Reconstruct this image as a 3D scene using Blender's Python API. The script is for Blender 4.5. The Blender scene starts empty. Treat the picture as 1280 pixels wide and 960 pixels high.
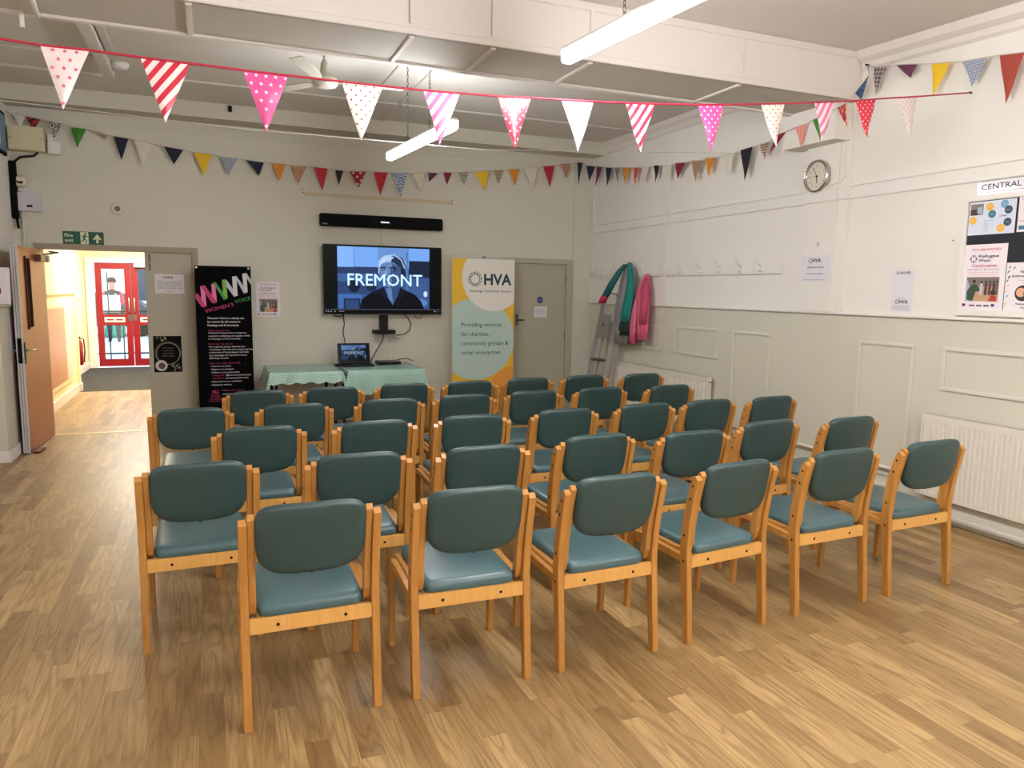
import bpy, bmesh, math, random
from mathutils import Vector, Matrix
random.seed(7)
S = bpy.context.scene
COL = S.collection
PI = math.pi

# ---------------------------------------------------------------- materials
def lin(c):
    r = []
    for v in c[:3]:
        v = v / 255.0
        r.append(v / 12.92 if v <= 0.04045 else ((v + 0.055) / 1.055) ** 2.4)
    return (r[0], r[1], r[2], 1.0)

MATS = {}
def mat(name, c, rough=0.6, metal=0.0, var=0.0, vscale=6.0, bump=0.0, emit=0.0, coat=0.0, spec=0.5, stretch=None):
    if name in MATS: return MATS[name]
    m = bpy.data.materials.new(name); m.use_nodes = True
    nt = m.node_tree; b = nt.nodes['Principled BSDF']
    b.inputs['Base Color'].default_value = lin(c)
    b.inputs['Roughness'].default_value = rough
    b.inputs['Metallic'].default_value = metal
    b.inputs['Specular IOR Level'].default_value = spec
    if coat: b.inputs['Coat Weight'].default_value = coat; b.inputs['Coat Roughness'].default_value = 0.15
    if emit:
        b.inputs['Emission Color'].default_value = lin(c); b.inputs['Emission Strength'].default_value = emit
    if var or bump:
        tc = nt.nodes.new('ShaderNodeTexCoord'); n = nt.nodes.new('ShaderNodeTexNoise')
        mp = nt.nodes.new('ShaderNodeMapping')
        if stretch: mp.inputs['Scale'].default_value = stretch
        n.inputs['Scale'].default_value = vscale; n.inputs['Detail'].default_value = 5
        nt.links.new(tc.outputs['Object'], mp.inputs[0]); nt.links.new(mp.outputs[0], n.inputs['Vector'])
        if var:
            mx = nt.nodes.new('ShaderNodeMix'); mx.data_type = 'RGBA'
            l = lin(c)
            mx.inputs[6].default_value = (l[0]*(1-var), l[1]*(1-var), l[2]*(1-var), 1)
            mx.inputs[7].default_value = (min(1, l[0]*(1+var)), min(1, l[1]*(1+var)), min(1, l[2]*(1+var)), 1)
            nt.links.new(n.outputs[0], mx.inputs[0]); nt.links.new(mx.outputs[2], b.inputs['Base Color'])
        if bump:
            bp = nt.nodes.new('ShaderNodeBump'); bp.inputs['Strength'].default_value = bump; bp.inputs['Distance'].default_value = 0.01
            nt.links.new(n.outputs[0], bp.inputs['Height']); nt.links.new(bp.outputs[0], b.inputs['Normal'])
    MATS[name] = m
    return m

class NB:                                   # tiny node builder for math
    def __init__(s, m): s.nt = m.node_tree
    def n(s, t): return s.nt.nodes.new(t)
    def l(s, a, b): s.nt.links.new(a, b)
    def m(s, op, a, b=None, c=None):
        x = s.n('ShaderNodeMath'); x.operation = op
        for i, v in enumerate((a, b, c)):
            if v is None: continue
            if isinstance(v, (int, float)): x.inputs[i].default_value = v
            else: s.l(v, x.inputs[i])
        return x.outputs[0]
    def mix(s, f, a, b):
        x = s.n('ShaderNodeMix'); x.data_type = 'RGBA'
        if isinstance(f, (int, float)): x.inputs[0].default_value = f
        else: s.l(f, x.inputs[0])
        for i, v in ((6, a), (7, b)):
            if isinstance(v, tuple): x.inputs[i].default_value = v
            else: s.l(v, x.inputs[i])
        return x.outputs[2]

def pattern(name, kind, c1, c2, period=0.03, size=0.25, rough=0.75):
    """woven / printed cloth, pattern laid out in metres on the UV map"""
    if name in MATS: return MATS[name]
    m = mat(name, c1, rough); k = NB(m); b = m.node_tree.nodes['Principled BSDF']
    uv = k.n('ShaderNodeUVMap'); sp = k.n('ShaderNodeSeparateXYZ'); k.l(uv.outputs[0], sp.inputs[0])
    u, v = sp.outputs[0], sp.outputs[1]
    if kind == 'stripe':
        d = k.m('FRACT', k.m('DIVIDE', k.m('ADD', k.m('MULTIPLY', u, 0.78), k.m('MULTIPLY', v, 0.62)), period))
        f = k.m('GREATER_THAN', d, 0.5)
    elif kind == 'hstripe':
        f = k.m('GREATER_THAN', k.m('FRACT', k.m('DIVIDE', v, period)), 0.5)
    elif kind == 'vstripe':
        f = k.m('GREATER_THAN', k.m('FRACT', k.m('DIVIDE', u, period)), 0.7)
    elif kind == 'dots':
        uu = k.m('DIVIDE', u, period); vv = k.m('DIVIDE', v, period * 0.5)
        row = k.m('FLOOR', vv); odd = k.m('MULTIPLY', k.m('MODULO', k.m('ABSOLUTE', row), 2.0), 0.5)
        fu = k.m('SUBTRACT', k.m('FRACT', k.m('ADD', uu, odd)), 0.5)
        fv = k.m('MULTIPLY', k.m('SUBTRACT', k.m('FRACT', vv), 0.5), 0.5)
        r = k.m('SQRT', k.m('ADD', k.m('MULTIPLY', fu, fu), k.m('MULTIPLY', fv, fv)))
        f = k.m('LESS_THAN', r, size)
    elif kind == 'check':
        a = k.m('GREATER_THAN', k.m('FRACT', k.m('DIVIDE', u, period)), 0.55)
        c = k.m('GREATER_THAN', k.m('FRACT', k.m('DIVIDE', v, period)), 0.55)
        f = k.m('MULTIPLY', k.m('ADD', a, c), 0.5)
    elif kind == 'blot':
        n = k.n('ShaderNodeTexNoise'); n.inputs['Scale'].default_value = 1.0 / period
        n.inputs['Detail'].default_value = 1; k.l(uv.outputs[0], n.inputs['Vector'])
        f = k.m('GREATER_THAN', n.outputs[0], 0.5)
    k.l(k.mix(f, lin(c1), lin(c2)), b.inputs['Base Color'])
    return m

def floor_material():
    m = mat('oak_plank_vinyl', (190, 155, 110), 0.32); k = NB(m); b = m.node_tree.nodes['Principled BSDF']
    tc = k.n('ShaderNodeTexCoord'); sp = k.n('ShaderNodeSeparateXYZ'); k.l(tc.outputs['Object'], sp.inputs[0])
    x, y = sp.outputs[0], sp.outputs[1]
    W, L = 0.088, 0.80
    cx = k.m('FLOOR', k.m('DIVIDE', x, W))
    wn = k.n('ShaderNodeTexWhiteNoise'); wn.noise_dimensions = '1D'; k.l(cx, wn.inputs['W'])
    yy = k.m('ADD', k.m('DIVIDE', y, L), k.m('MULTIPLY', wn.outputs['Value'], 7.3))
    cy = k.m('FLOOR', yy)
    cid = k.n('ShaderNodeCombineXYZ'); k.l(cx, cid.inputs[0]); k.l(cy, cid.inputs[1])
    w2 = k.n('ShaderNodeTexWhiteNoise'); w2.noise_dimensions = '2D'; k.l(cid.outputs[0], w2.inputs['Vector'])
    rnd = w2.outputs['Value']
    # cathedral grain: distorted bands, stretched along the plank
    gv = k.n('ShaderNodeCombineXYZ')
    k.l(k.m('ADD', k.m('MULTIPLY', x, 1.0), k.m('MULTIPLY', rnd, 13.0)), gv.inputs[0])
    k.l(k.m('ADD', k.m('MULTIPLY', y, 0.10), k.m('MULTIPLY', rnd, 5.0)), gv.inputs[1])
    k.l(k.m('MULTIPLY', rnd, 31.0), gv.inputs[2])
    n1 = k.n('ShaderNodeTexNoise'); n1.inputs['Scale'].default_value = 9; n1.inputs['Detail'].default_value = 2; n1.inputs['Distortion'].default_value = 0.4
    k.l(gv.outputs[0], n1.inputs['Vector'])
    rings = k.m('FRACT', k.m('MULTIPLY', n1.outputs[0], 9.0))
    rings = k.m('ABSOLUTE', k.m('SUBTRACT', rings, 0.5))
    fv = k.n('ShaderNodeCombineXYZ'); k.l(k.m('ADD', k.m('MULTIPLY', x, 1.0), k.m('MULTIPLY', rnd, 3.0)), fv.inputs[0]); k.l(k.m('MULTIPLY', y, 0.035), fv.inputs[1])
    n2 = k.n('ShaderNodeTexNoise'); n2.inputs['Scale'].default_value = 150; n2.inputs['Detail'].default_value = 3
    k.l(fv.outputs[0], n2.inputs['Vector'])
    base = k.mix(rnd, lin((132, 104, 64)), lin((196, 164, 114)))
    c = k.mix(k.m('MULTIPLY', k.m('POWER', k.m('MULTIPLY', rings, 2.0), 2.2), 0.5), base, lin((84, 58, 30)))
    c = k.mix(k.m('MULTIPLY', k.m('POWER', n2.outputs[0], 1.6), 1.05), c, lin((104, 77, 42)))
    # seams
    fx = k.m('FRACT', k.m('DIVIDE', x, W)); fy = k.m('FRACT', yy)
    sx = k.m('LESS_THAN', fx, 0.016); sy = k.m('LESS_THAN', fy, 0.0025)
    seam = k.m('MULTIPLY', k.m('MAXIMUM', sx, sy), 0.4)
    c = k.mix(seam, c, lin((80, 55, 32)))
    k.l(c, b.inputs['Base Color'])
    rg = k.m('ADD', 0.30, k.m('MULTIPLY', n2.outputs[0], 0.18)); k.l(rg, b.inputs['Roughness'])
    b.inputs['Specular IOR Level'].default_value = 0.5
    return m

def wood_material(name='honey_beech', c1=(148, 97, 38), c2=(197, 143, 72), c3=(150, 96, 36)):
    m = mat(name, (205, 142, 74), 0.40, coat=0.15); k = NB(m); b = m.node_tree.nodes['Principled BSDF']
    tc = k.n('ShaderNodeTexCoord'); mp = k.n('ShaderNodeMapping'); mp.inputs['Scale'].default_value = (55, 30, 3.2)
    oi = k.n('ShaderNodeObjectInfo')
    k.l(tc.outputs['Object'], mp.inputs[0]); va = k.n('ShaderNodeVectorMath'); va.operation = 'ADD'
    cc = k.n('ShaderNodeCombineXYZ'); k.l(k.m('MULTIPLY', oi.outputs['Random'], 40.0), cc.inputs[2])
    k.l(mp.outputs[0], va.inputs[0]); k.l(cc.outputs[0], va.inputs[1])
    n = k.n('ShaderNodeTexNoise'); n.inputs['Scale'].default_value = 1; n.inputs['Detail'].default_value = 4; n.inputs['Distortion'].default_value = 0.6
    k.l(va.outputs[0], n.inputs['Vector'])
    c = k.mix(n.outputs[0], lin(c1), lin(c2))
    c = k.mix(k.m('MULTIPLY', oi.outputs['Random'], 0.22), c, lin(c3))
    k.l(c, b.inputs['Base Color']); return m

def glass_material(name='clear_glass', tint=(235, 242, 245), gloss=0.08):
    m = bpy.data.materials.new(name); m.use_nodes = True; nt = m.node_tree; nt.nodes.clear()
    o = nt.nodes.new('ShaderNodeOutputMaterial'); t = nt.nodes.new('ShaderNodeBsdfTransparent'); g = nt.nodes.new('ShaderNodeBsdfGlossy')
    x = nt.nodes.new('ShaderNodeMixShader'); x.inputs[0].default_value = gloss
    t.inputs[0].default_value = lin(tint); g.inputs['Roughness'].default_value = 0.03
    nt.links.new(t.outputs[0], x.inputs[1]); nt.links.new(g.outputs[0], x.inputs[2]); nt.links.new(x.outputs[0], o.inputs[0])
    return m

M_FLOOR = floor_material(); M_WOOD = wood_material(); M_RAIL = wood_material('pale_beech', (196, 142, 68), (222, 174, 102), (200, 148, 76)); M_GLASS = glass_material()
M_WALL = mat('white_wall_paint', (228, 224, 217), 0.75, var=0.04, vscale=1.2, bump=0.04)
M_WALLB = mat('back_wall_paint', (210, 207, 195), 0.75, var=0.04, vscale=1.2, bump=0.04)
M_DADO = mat('dado_paint', (203, 200, 184), 0.62, var=0.03, vscale=1.5)
M_TRIM = mat('white_gloss_trim', (227, 223, 217), 0.45)
M_DTRIM = mat('dado_trim', (211, 208, 194), 0.5)
M_CEIL = mat('ceiling_paint', (206, 202, 194), 0.8, var=0.03, vscale=1.0)
M_BEAM = mat('beam_paint', (222, 216, 211), 0.7, var=0.03, vscale=1.0)
M_BEAMU = mat('beam_underside_dark', (192, 187, 178), 0.75)  # darker tone of the beam colour for undersides, also on the trunking
M_GREY = mat('grey_door_paint', (172, 168, 150), 0.5, var=0.03, vscale=2)
M_FRAME = mat('door_frame_paint', (158, 146, 126), 0.5)
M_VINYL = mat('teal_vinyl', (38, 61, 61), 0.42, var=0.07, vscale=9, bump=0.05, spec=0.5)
M_VINYL_LIT = mat('teal_vinyl_lit', (62, 90, 95), 0.36, var=0.08, vscale=7, bump=0.05, spec=0.55)  # backrest vinyl made lighter: light falling on the seats put into the colour
M_BLACK = mat('black_plastic', (9, 9, 11), 0.45, spec=.2)
M_BLACKM = mat('black_matte', (9, 9, 10), 0.8, spec=.15)
M_WHITE = mat('white_plastic', (226, 224, 222), 0.45)
M_PAPER = mat('white_paper', (222, 218, 224), 0.6)
M_INK = mat('black_ink', (25, 25, 30), 0.7)
M_CHROME = mat('chrome', (200, 198, 195), 0.22, metal=1.0)
M_ALU = mat('aluminium', (182, 182, 180), 0.4, metal=0.45)
M_STEEL = mat('dull_steel', (110, 108, 102), 0.45, metal=0.8)
M_NAVY = mat('navy_ink', (22, 62, 78), 0.6)

# ---------------------------------------------------------------- mesh helpers
class MB:
    def __init__(s): s.v = []; s.f = []; s.m = []; s.mats = []; s.uv = {}; s.sm = set()
    def mi(s, m):
        if m not in s.mats: s.mats.append(m)
        return s.mats.index(m)
    def face(s, idx, m, smooth=False, uv=None):
        s.f.append(tuple(idx)); s.m.append(s.mi(m))
        if smooth: s.sm.add(len(s.f) - 1)
        if uv: s.uv[len(s.f) - 1] = uv
    def add(s, pts): b = len(s.v); s.v += [tuple(p) for p in pts]; return b
    def box(s, a, b, m, r=0.0, M=None):
        x0, x1 = sorted((a[0], b[0])); y0, y1 = sorted((a[1], b[1])); z0, z1 = sorted((a[2], b[2]))
        if r <= 0:
            p = [(x0,y0,z0),(x1,y0,z0),(x1,y1,z0),(x0,y1,z0),(x0,y0,z1),(x1,y0,z1),(x1,y1,z1),(x0,y1,z1)]
            if M: p = [M @ Vector(q) for q in p]
            o = s.add(p)
            for q in ((0,3,2,1),(4,5,6,7),(0,1,5,4),(1,2,6,5),(2,3,7,6),(3,0,4,7)): s.face([o+i for i in q], m)
        else:
            bm = bmesh.new(); bmesh.ops.create_cube(bm, size=1)
            for w in bm.verts: w.co = Vector(((x0+x1)/2 + w.co.x*(x1-x0), (y0+y1)/2 + w.co.y*(y1-y0), (z0+z1)/2 + w.co.z*(z1-z0)))
            bmesh.ops.bevel(bm, geom=bm.edges[:], offset=min(r, .45*min(x1-x0, y1-y0, z1-z0)), segments=2, affect='EDGES')
            s.bm(bm, m, M)
    def bm(s, bm, m, M=None, smooth=False):
        bm.verts.index_update(); o = s.add([(M @ w.co) if M else w.co for w in bm.verts])
        for f in bm.faces: s.face([o + w.index for w in f.verts], m, smooth)
        bm.free()
    def prism(s, poly, axis, a, b, m, M=None):
        """poly: 2D points; extruded along axis from a to b"""
        def P(p, t):
            q = {'x': (t, p[0], p[1]), 'y': (p[0], t, p[1]), 'z': (p[0], p[1], t)}[axis]
            return (M @ Vector(q)) if M else q
        n = len(poly); o = s.add([P(p, a) for p in poly] + [P(p, b) for p in poly])
        s.face([o+i for i in range(n)][::-1], m); s.face([o+n+i for i in range(n)], m)
        for i in range(n): s.face([o+i, o+(i+1) % n, o+n+(i+1) % n, o+n+i], m)
    def ribbon(s, path, t, x0, x1, m, r=0.003):
        """bent lamination: polyline in (y,z), half thickness t, between x0 and x1, edges eased"""
        L, R = [], []
        n = len(path)
        for i, (y, z) in enumerate(path):
            a = path[max(0, i-1)]; b = path[min(n-1, i+1)]
            d = Vector((b[0]-a[0], b[1]-a[1])).normalized(); nn = Vector((-d.y, d.x))
            tt = t[i] if isinstance(t, (list, tuple)) else t
            L.append((y + nn.x*tt, z + nn.y*tt)); R.append((y - nn.x*tt, z - nn.y*tt))
        for (ya, za), (yb, zb) in zip(L, R): pass
        o = []
        for i in range(n):
            l, q = Vector(L[i]), Vector(R[i]); e = (q - l).normalized() * r
            l2, q2 = l + e, q - e
            o.append(s.add([(x0, l2.x, l2.y), (x0+r, l.x, l.y), (x1-r, l.x, l.y), (x1, l2.x, l2.y), (x1, q2.x, q2.y), (x1-r, q.x, q.y), (x0+r, q.x, q.y), (x0, q2.x, q2.y)]))
        for i in range(n-1):
            for j in range(8): s.face([o[i]+j, o[i]+(j+1) % 8, o[i+1]+(j+1) % 8, o[i+1]+j], m)
        s.face([o[0]+j for j in range(8)][::-1], m); s.face([o[-1]+j for j in range(8)], m)
    def tube(s, pts, r, m, seg=8, cap=True):
        pts = [Vector(p) for p in pts]; rings = []
        up = Vector((0, 0, 1)); prev = None
        for i, p in enumerate(pts):
            d = (pts[min(i+1, len(pts)-1)] - pts[max(i-1, 0)]).normalized()
            if prev is None:
                a = d.cross(up); a = a.normalized() if a.length > 1e-4 else Vector((1, 0, 0))
            else: a = (prev - d * prev.dot(d)).normalized()
            prev = a; b = d.cross(a)
            rr = r[i] if isinstance(r, (list, tuple)) else r
            rings.append(s.add([p + a*math.cos(2*PI*k/seg)*rr + b*math.sin(2*PI*k/seg)*rr for k in range(seg)]))
        for i in range(len(rings)-1):
            for k in range(seg): s.face([rings[i]+k, rings[i]+(k+1) % seg, rings[i+1]+(k+1) % seg, rings[i+1]+k], m, True)
        if cap: s.face([rings[0]+k for k in range(seg)][::-1], m); s.face([rings[-1]+k for k in range(seg)], m)
    def lathe(s, prof, c, axis, m, seg=24):
        """prof: (radius, height) along axis from c"""
        ax = Vector(axis).normalized(); a = ax.orthogonal().normalized(); b = ax.cross(a); c = Vector(c); rings = []
        for r, h in prof: rings.append(s.add([c + ax*h + (a*math.cos(2*PI*k/seg) + b*math.sin(2*PI*k/seg))*max(r, 1e-4) for k in range(seg)]))
        for i in range(len(rings)-1):
            for k in range(seg): s.face([rings[i]+k, rings[i]+(k+1) % seg, rings[i+1]+(k+1) % seg, rings[i+1]+k], m, True)
        s.face([rings[0]+k for k in range(seg)][::-1], m); s.face([rings[-1]+k for k in range(seg)], m)
    def build(s, name, parent=None, loc=None):
        me = bpy.data.meshes.new(name); me.from_pydata(s.v, [], s.f)
        for m in s.mats: me.materials.append(m)
        for i, p in enumerate(me.polygons): p.material_index = s.m[i]; p.use_smooth = i in s.sm
        if s.uv:
            ul = me.uv_layers.new(name='UVMap')
            for i, p in enumerate(me.polygons):
                if i in s.uv:
                    for j, li in enumerate(p.loop_indices): ul.data[li].uv = s.uv[i][j]
        me.update()
        o = bpy.data.objects.new(name, me); COL.objects.link(o)
        if parent: o.parent = parent
        if loc is not None:
            if parent is None:
                for v in me.vertices: v.co -= Vector(loc)
                o.location = loc
        return o

def outward(o):
    bm = bmesh.new(); bm.from_mesh(o.data); bmesh.ops.recalc_face_normals(bm, faces=bm.faces); bm.to_mesh(o.data); bm.free(); return o

def tag(o, label, cat, group=None):
    o['label'] = label; o['category'] = cat
    if group: o['group'] = group
    return o
def thing(name, label, cat, loc=(0, 0, 0), rz=0.0, group=None):
    o = bpy.data.objects.new(name, None); COL.objects.link(o); o.location = loc; o.rotation_euler = (0, 0, rz)
    o.empty_display_size = 0.1
    return tag(o, label, cat, group)
def struct(o): o['kind'] = 'structure'; return o
def sbox(name, a, b, m, r=0.0):
    mb = MB(); mb.box(a, b, m, r); return struct(mb.build(name))
def wparent(o, p):
    """parent keeping world placement (parent unrotated)"""
    o.parent = p; o.location = Vector(o.location) - Vector(p.location); return o

_tc = {}
def text_mesh(s, bold=0.0):
    key = (s, bold)
    if key in _tc: return _tc[key]
    cu = bpy.data.curves.new('t', 'FONT'); cu.body = s; cu.size = 1.0; cu.resolution_u = 2; cu.offset = bold
    cu.space_line = 1.0
    ob = bpy.data.objects.new('t', cu); COL.objects.link(ob)
    dg = bpy.context.evaluated_depsgraph_get(); me = bpy.data.meshes.new_from_object(ob.evaluated_get(dg))
    vs = [tuple(v.co) for v in me.vertices]; fs = [tuple(p.vertices) for p in me.polygons]
    bpy.data.objects.remove(ob); bpy.data.curves.remove(cu); bpy.data.meshes.remove(me)
    _tc[key] = (vs, fs); return _tc[key]

class Flat(MB):
    """flat printed artwork built up in thin layers on a plane"""
    def __init__(s, O, U, V, step=0.0008):
        super().__init__(); s.O = Vector(O); s.U = Vector(U); s.V = Vector(V); s.N = s.U.cross(s.V); s.step = step
    def P(s, u, v, l): return s.O + s.U*u + s.V*v + s.N*(l*s.step)
    def poly(s, pts, m, l=1):
        o = s.add([s.P(u, v, l) for u, v in pts]); s.face(range(o, o+len(pts)), m)
    def rect(s, u0, v0, u1, v1, m, l=1): s.poly([(u0,v0),(u1,v0),(u1,v1),(u0,v1)], m, l)
    def disc(s, u, v, r, m, l=1, n=28, ry=None, a0=0):
        ry = ry or r; s.poly([(u+r*math.cos(2*PI*i/n), v+ry*math.sin(2*PI*i/n)) for i in range(n)], m, l)
    def ring(s, u, v, r0, r1, m, l=1, n=28):
        for i in range(n):
            a, b = 2*PI*i/n, 2*PI*(i+1)/n
            s.poly([(u+r0*math.cos(a), v+r0*math.sin(a)), (u+r1*math.cos(a), v+r1*math.sin(a)), (u+r1*math.cos(b), v+r1*math.sin(b)), (u+r0*math.cos(b), v+r0*math.sin(b))], m, l)
    def line(s, a, b, w, m, l=1):
        d = Vector((b[0]-a[0], b[1]-a[1])); n = Vector((-d.y, d.x)).normalized()*w/2
        s.poly([(a[0]-n.x,a[1]-n.y),(b[0]-n.x,b[1]-n.y),(b[0]+n.x,b[1]+n.y),(a[0]+n.x,a[1]+n.y)], m, l)
    def text(s, t, u, v, size, m, l=2, width=None, bold=0.0, rot=0.0, align='l'):
        vs, fs = text_mesh(t, 0.0)
        if not vs: return
        if bold:                                            # heavier strokes: the same line struck again with small shifts
            b = bold * size / 0.7 * .8
            for q, (du, dv) in enumerate(((-b, 0), (b, 0), (0, b), (0, -b))): s.text(t, u+du, v+dv, size, m, l+.2+.2*q, width, 0.0, rot, align)
        x0 = min(p[0] for p in vs); x1 = max(p[0] for p in vs)
        k = size / 0.7                                         # size = cap height
        kx = k if width is None else width / (x1 - x0)
        ox = {'l': -x0, 'c': -(x0+x1)/2, 'r': -x1}[align]
        c, n = math.cos(rot), math.sin(rot)
        o = s.add([s.P(u + (p[0]+ox)*kx*c - p[1]*k*n, v + (p[0]+ox)*kx*n + p[1]*k*c, l) for p in vs])
        for f in fs: s.face([o+i for i in f], m)

# ---------------------------------------------------------------- the room shell
D, XR, XL = 9.17, 4.94, -1.85
CZ = 3.58
mb = MB(); mb.box((-3.2, -5.2, -0.1), (6.0, 12.8, 0), M_FLOOR); struct(mb.build('floor'))
# back wall with the two openings (double door left, single door right)
def wall_with_holes(name, y0, y1, x0, x1, z1, holes, m):
    mb = MB(); xs = x0
    for a, b, h in holes:
        mb.box((xs, y0, 0), (a, y1, z1), m); mb.box((a, y0, h), (b, y1, z1), m); xs = b
    mb.box((xs, y0, 0), (x1, y1, z1), m); return struct(mb.build(name))
wall_with_holes('wall_back', D, D+0.14, XL-0.6, XR+0.3, 3.8, [(-1.66, -0.13, 2.04), (3.62, 4.59, 2.04)], M_WALLB)
sbox('wall_left', (XL-0.2, -5.2, 0), (XL, D, 3.8), M_WALL)
sbox('wall_front', (-3, -5.2, 0), (6, -5.0, 3.8), M_WALL)
mb = MB(); mb.box((XR, -5.0, 1.49), (XR+0.2, D, 3.8), M_WALL); mb.box((XR, -5.0, 0), (XR+0.2, D, 1.49), M_DADO); struct(mb.build('wall_right'))
# ceilings: far bay flat, near bay falling slightly towards the camera
mb = MB(); mb.box((XL-0.2, 4.9, CZ), (XR+0.2, D+0.2, CZ+0.15), M_CEIL)
mb.prism([(-5.2, 3.22), (-2.7, 3.22), (4.95, 3.59), (4.95, 3.8), (-5.2, 3.8)], 'x', XL-0.2, XR+0.2, M_BEAM); struct(outward(mb.build('ceiling')))
# near boxed beam and beam along the back wall
mb = MB(); mb.box((XL, 4.67, 3.2), (XR, 5.25, 3.62), M_BEAM)
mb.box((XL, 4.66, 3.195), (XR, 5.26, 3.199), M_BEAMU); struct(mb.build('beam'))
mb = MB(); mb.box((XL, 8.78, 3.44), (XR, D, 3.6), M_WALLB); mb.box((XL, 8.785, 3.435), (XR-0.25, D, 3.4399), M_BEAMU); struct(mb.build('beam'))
tn = [0]
def trim(boxes, m=M_TRIM, r=0.004):
    tn[0] += 1; mb = MB()
    for a, b in boxes: mb.box(a, b, m, r)
    return struct(mb.build('trim_%d' % tn[0]))
trim([((XL, 4.640, 3.195), (XR, 4.672, 3.235)), ((XL, 4.652, 3.235), (XR, 4.672, 3.262))], M_BEAM)      # lower edge moulding of the beam
trim([((XL, 4.655, 3.52), (XR, 4.672, 3.56))], M_BEAM)
trim([((XL, 5.21, 3.18), (XR, 5.262, 3.215))], M_BEAM)
for x in (-0.05, 1.22, 1.76, 2.47, 3.73):
    trim([((x-0.018, 4.652, 3.25), (x+0.018, 4.672, 3.53))], M_BEAM)
    trim([((x-0.018, 4.672, 3.183), (x+0.018, 5.22, 3.2))], M_BEAM)
for x in (1.62, 1.93): trim([((x-0.02, 5.25, 3.565), (x+0.02, 8.78, 3.585))], M_CEIL)
trim([((XL, 7.44, 3.56), (-0.82, 7.49, 3.585))], M_CEIL)
trim([((XL, 8.07, 3.56), (-0.82, 8.12, 3.585))], M_CEIL)
trim([((-0.30, 7.93, 3.565), (XR, 7.96, 3.585))], M_CEIL)
for x in (-0.6, 2.2): trim([((x-0.02, -2.5, 3.2), (x+0.02, -2.4, 3.22))], M_CEIL)
trim([((XL, 8.772, 3.42), (XR, 8.79, 3.45))], M_WALLB)
trim([((XL, D-0.012, 3.30), (XR, D, 3.325))], M_WALLB)
# right wall: cornice, picture rail band, dado cap, pilaster
mb = MB(); mb.prism([(XR-0.09, 3.60), (XR-0.075, 3.53), (XR-0.03, 3.50), (XR-0.025, 3.46), (XR, 3.44), (XR, 3.60)], 'y', 5.25, 8.80, M_BEAM); struct(outward(mb.build('trim_60')))
mb = MB()
for y0, y1 in ((-2.6, 4.66),):
    n = 6
    sec = [(XR-0.09, 0.03), (XR-0.075, -0.05), (XR-0.03, -0.08), (XR-0.025, -0.12), (XR, -0.14), (XR, 0.03)]
    za, zb = 3.59-0.048*(4.95-y0)-.01, 3.59-0.048*(4.95-y1)-.01
    o = mb.add([(p[0], y0, za+p[1]) for p in sec] + [(p[0], y1, zb+p[1]) for p in sec])
    for i in range(n): mb.face([o+i, o+(i+1) % n, o+n+(i+1) % n, o+n+i], M_BEAM)
    mb.face([o+i for i in range(n)], M_BEAM); mb.face([o+n+i for i in range(n)], M_BEAM)
struct(outward(mb.build('trim_61')))
trim([((XR-0.016, -2.6, 2.43), (XR, 9.15, 2.54)), ((XR-0.03, -2.6, 2.53), (XR, 9.15, 2.55))])
trim([((XR-0.058, 4.80, 2.43), (XR-.04, 5.17, 2.54)), ((XR-0.068, 4.80, 2.53), (XR-.04, 5.17, 2.55)), ((XR-0.045, 4.70, 2.43), (XR-.025, 4.80, 2.55))])
trim([((XR-0.03, -2.6, 1.478), (XR, 9.16, 1.50))], M_TRIM)
trim([((XR-0.022, 7.30, 1.5), (XR, 7.36, 3.44))])
trim([((XR-0.02, 9.10, 1.5), (XR, D, 3.44))])
trim([((4.64, D-0.012, 2.06), (4.67, D, 3.42))], M_WALLB)
mb = MB(); mb.box((XR-0.045, 4.80, 1.5), (XR, 5.17, 3.2), M_WALL); mb.box((XR-0.03, 4.70, 1.5), (XR, 4.80, 3.2), M_WALL); struct(mb.build('trim_62'))
mb = MB(); mb.prism([(4.72, 2.90), (5.30, 2.90), (5.37, 3.19), (4.72, 3.19)], 'x', XR-0.20, XR, M_WALL); struct(outward(mb.build('trim_63')))
mb = MB(); mb.tube([(XR-.035, 4.74, 3.15), (XR-.035, 4.76, 2.9), (XR-.035, 4.745, 2.62), (XR-.04, 4.78, 2.58), (XR-.06, 4.92, 2.55)], 0.008, M_WHITE)
tag(mb.build('cable'), 'white cable running down the pilaster to the wall clock', 'cable')
mb = MB(); mb.box((XR-.036, -1.0, 3.18), (XR-.02, 4.6, 3.2), M_TRIM)
# dado panel mouldings
def panel(y0, y1, z0, z1):
    w = 0.03; mbp = MB()
    for a, b in (((XR-.016, y0, z0), (XR, y1, z0+w)), ((XR-.016, y0, z1-w), (XR, y1, z1)), ((XR-.016, y0, z0+w), (XR, y0+w, z1-w)), ((XR-.016, y1-w, z0+w), (XR, y1, z1-w))):
        mbp.box(a, b, M_DTRIM, 0.005)
    tn[0] += 1; struct(mbp.build('trim_%d' % tn[0]))
panel(8.55, 9.0, 0.95, 1.26); panel(7.36, 8.2, 0.95, 1.26); panel(6.31, 7.09, 0.95, 1.27); panel(5.53, 6.08, 0.22, 1.27); panel(3.98, 4.50, 0.22, 1.28); panel(1.9, 3.75, 0.96, 1.28); panel(0.6, 1.5, 0.22, 1.28)
mb = MB(); mb.box((XR-.022, -2.6, 0), (XR, D, 0.16), M_DTRIM, .004); struct(mb.build('baseboard_right'))
mb = MB()
for a, b in ((-0.06, 3.57), (4.65, XR-.02)): mb.box((a, D-.02, 0), (b, D, .12), M_DTRIM, .004)
struct(mb.build('baseboard_back'))
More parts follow.
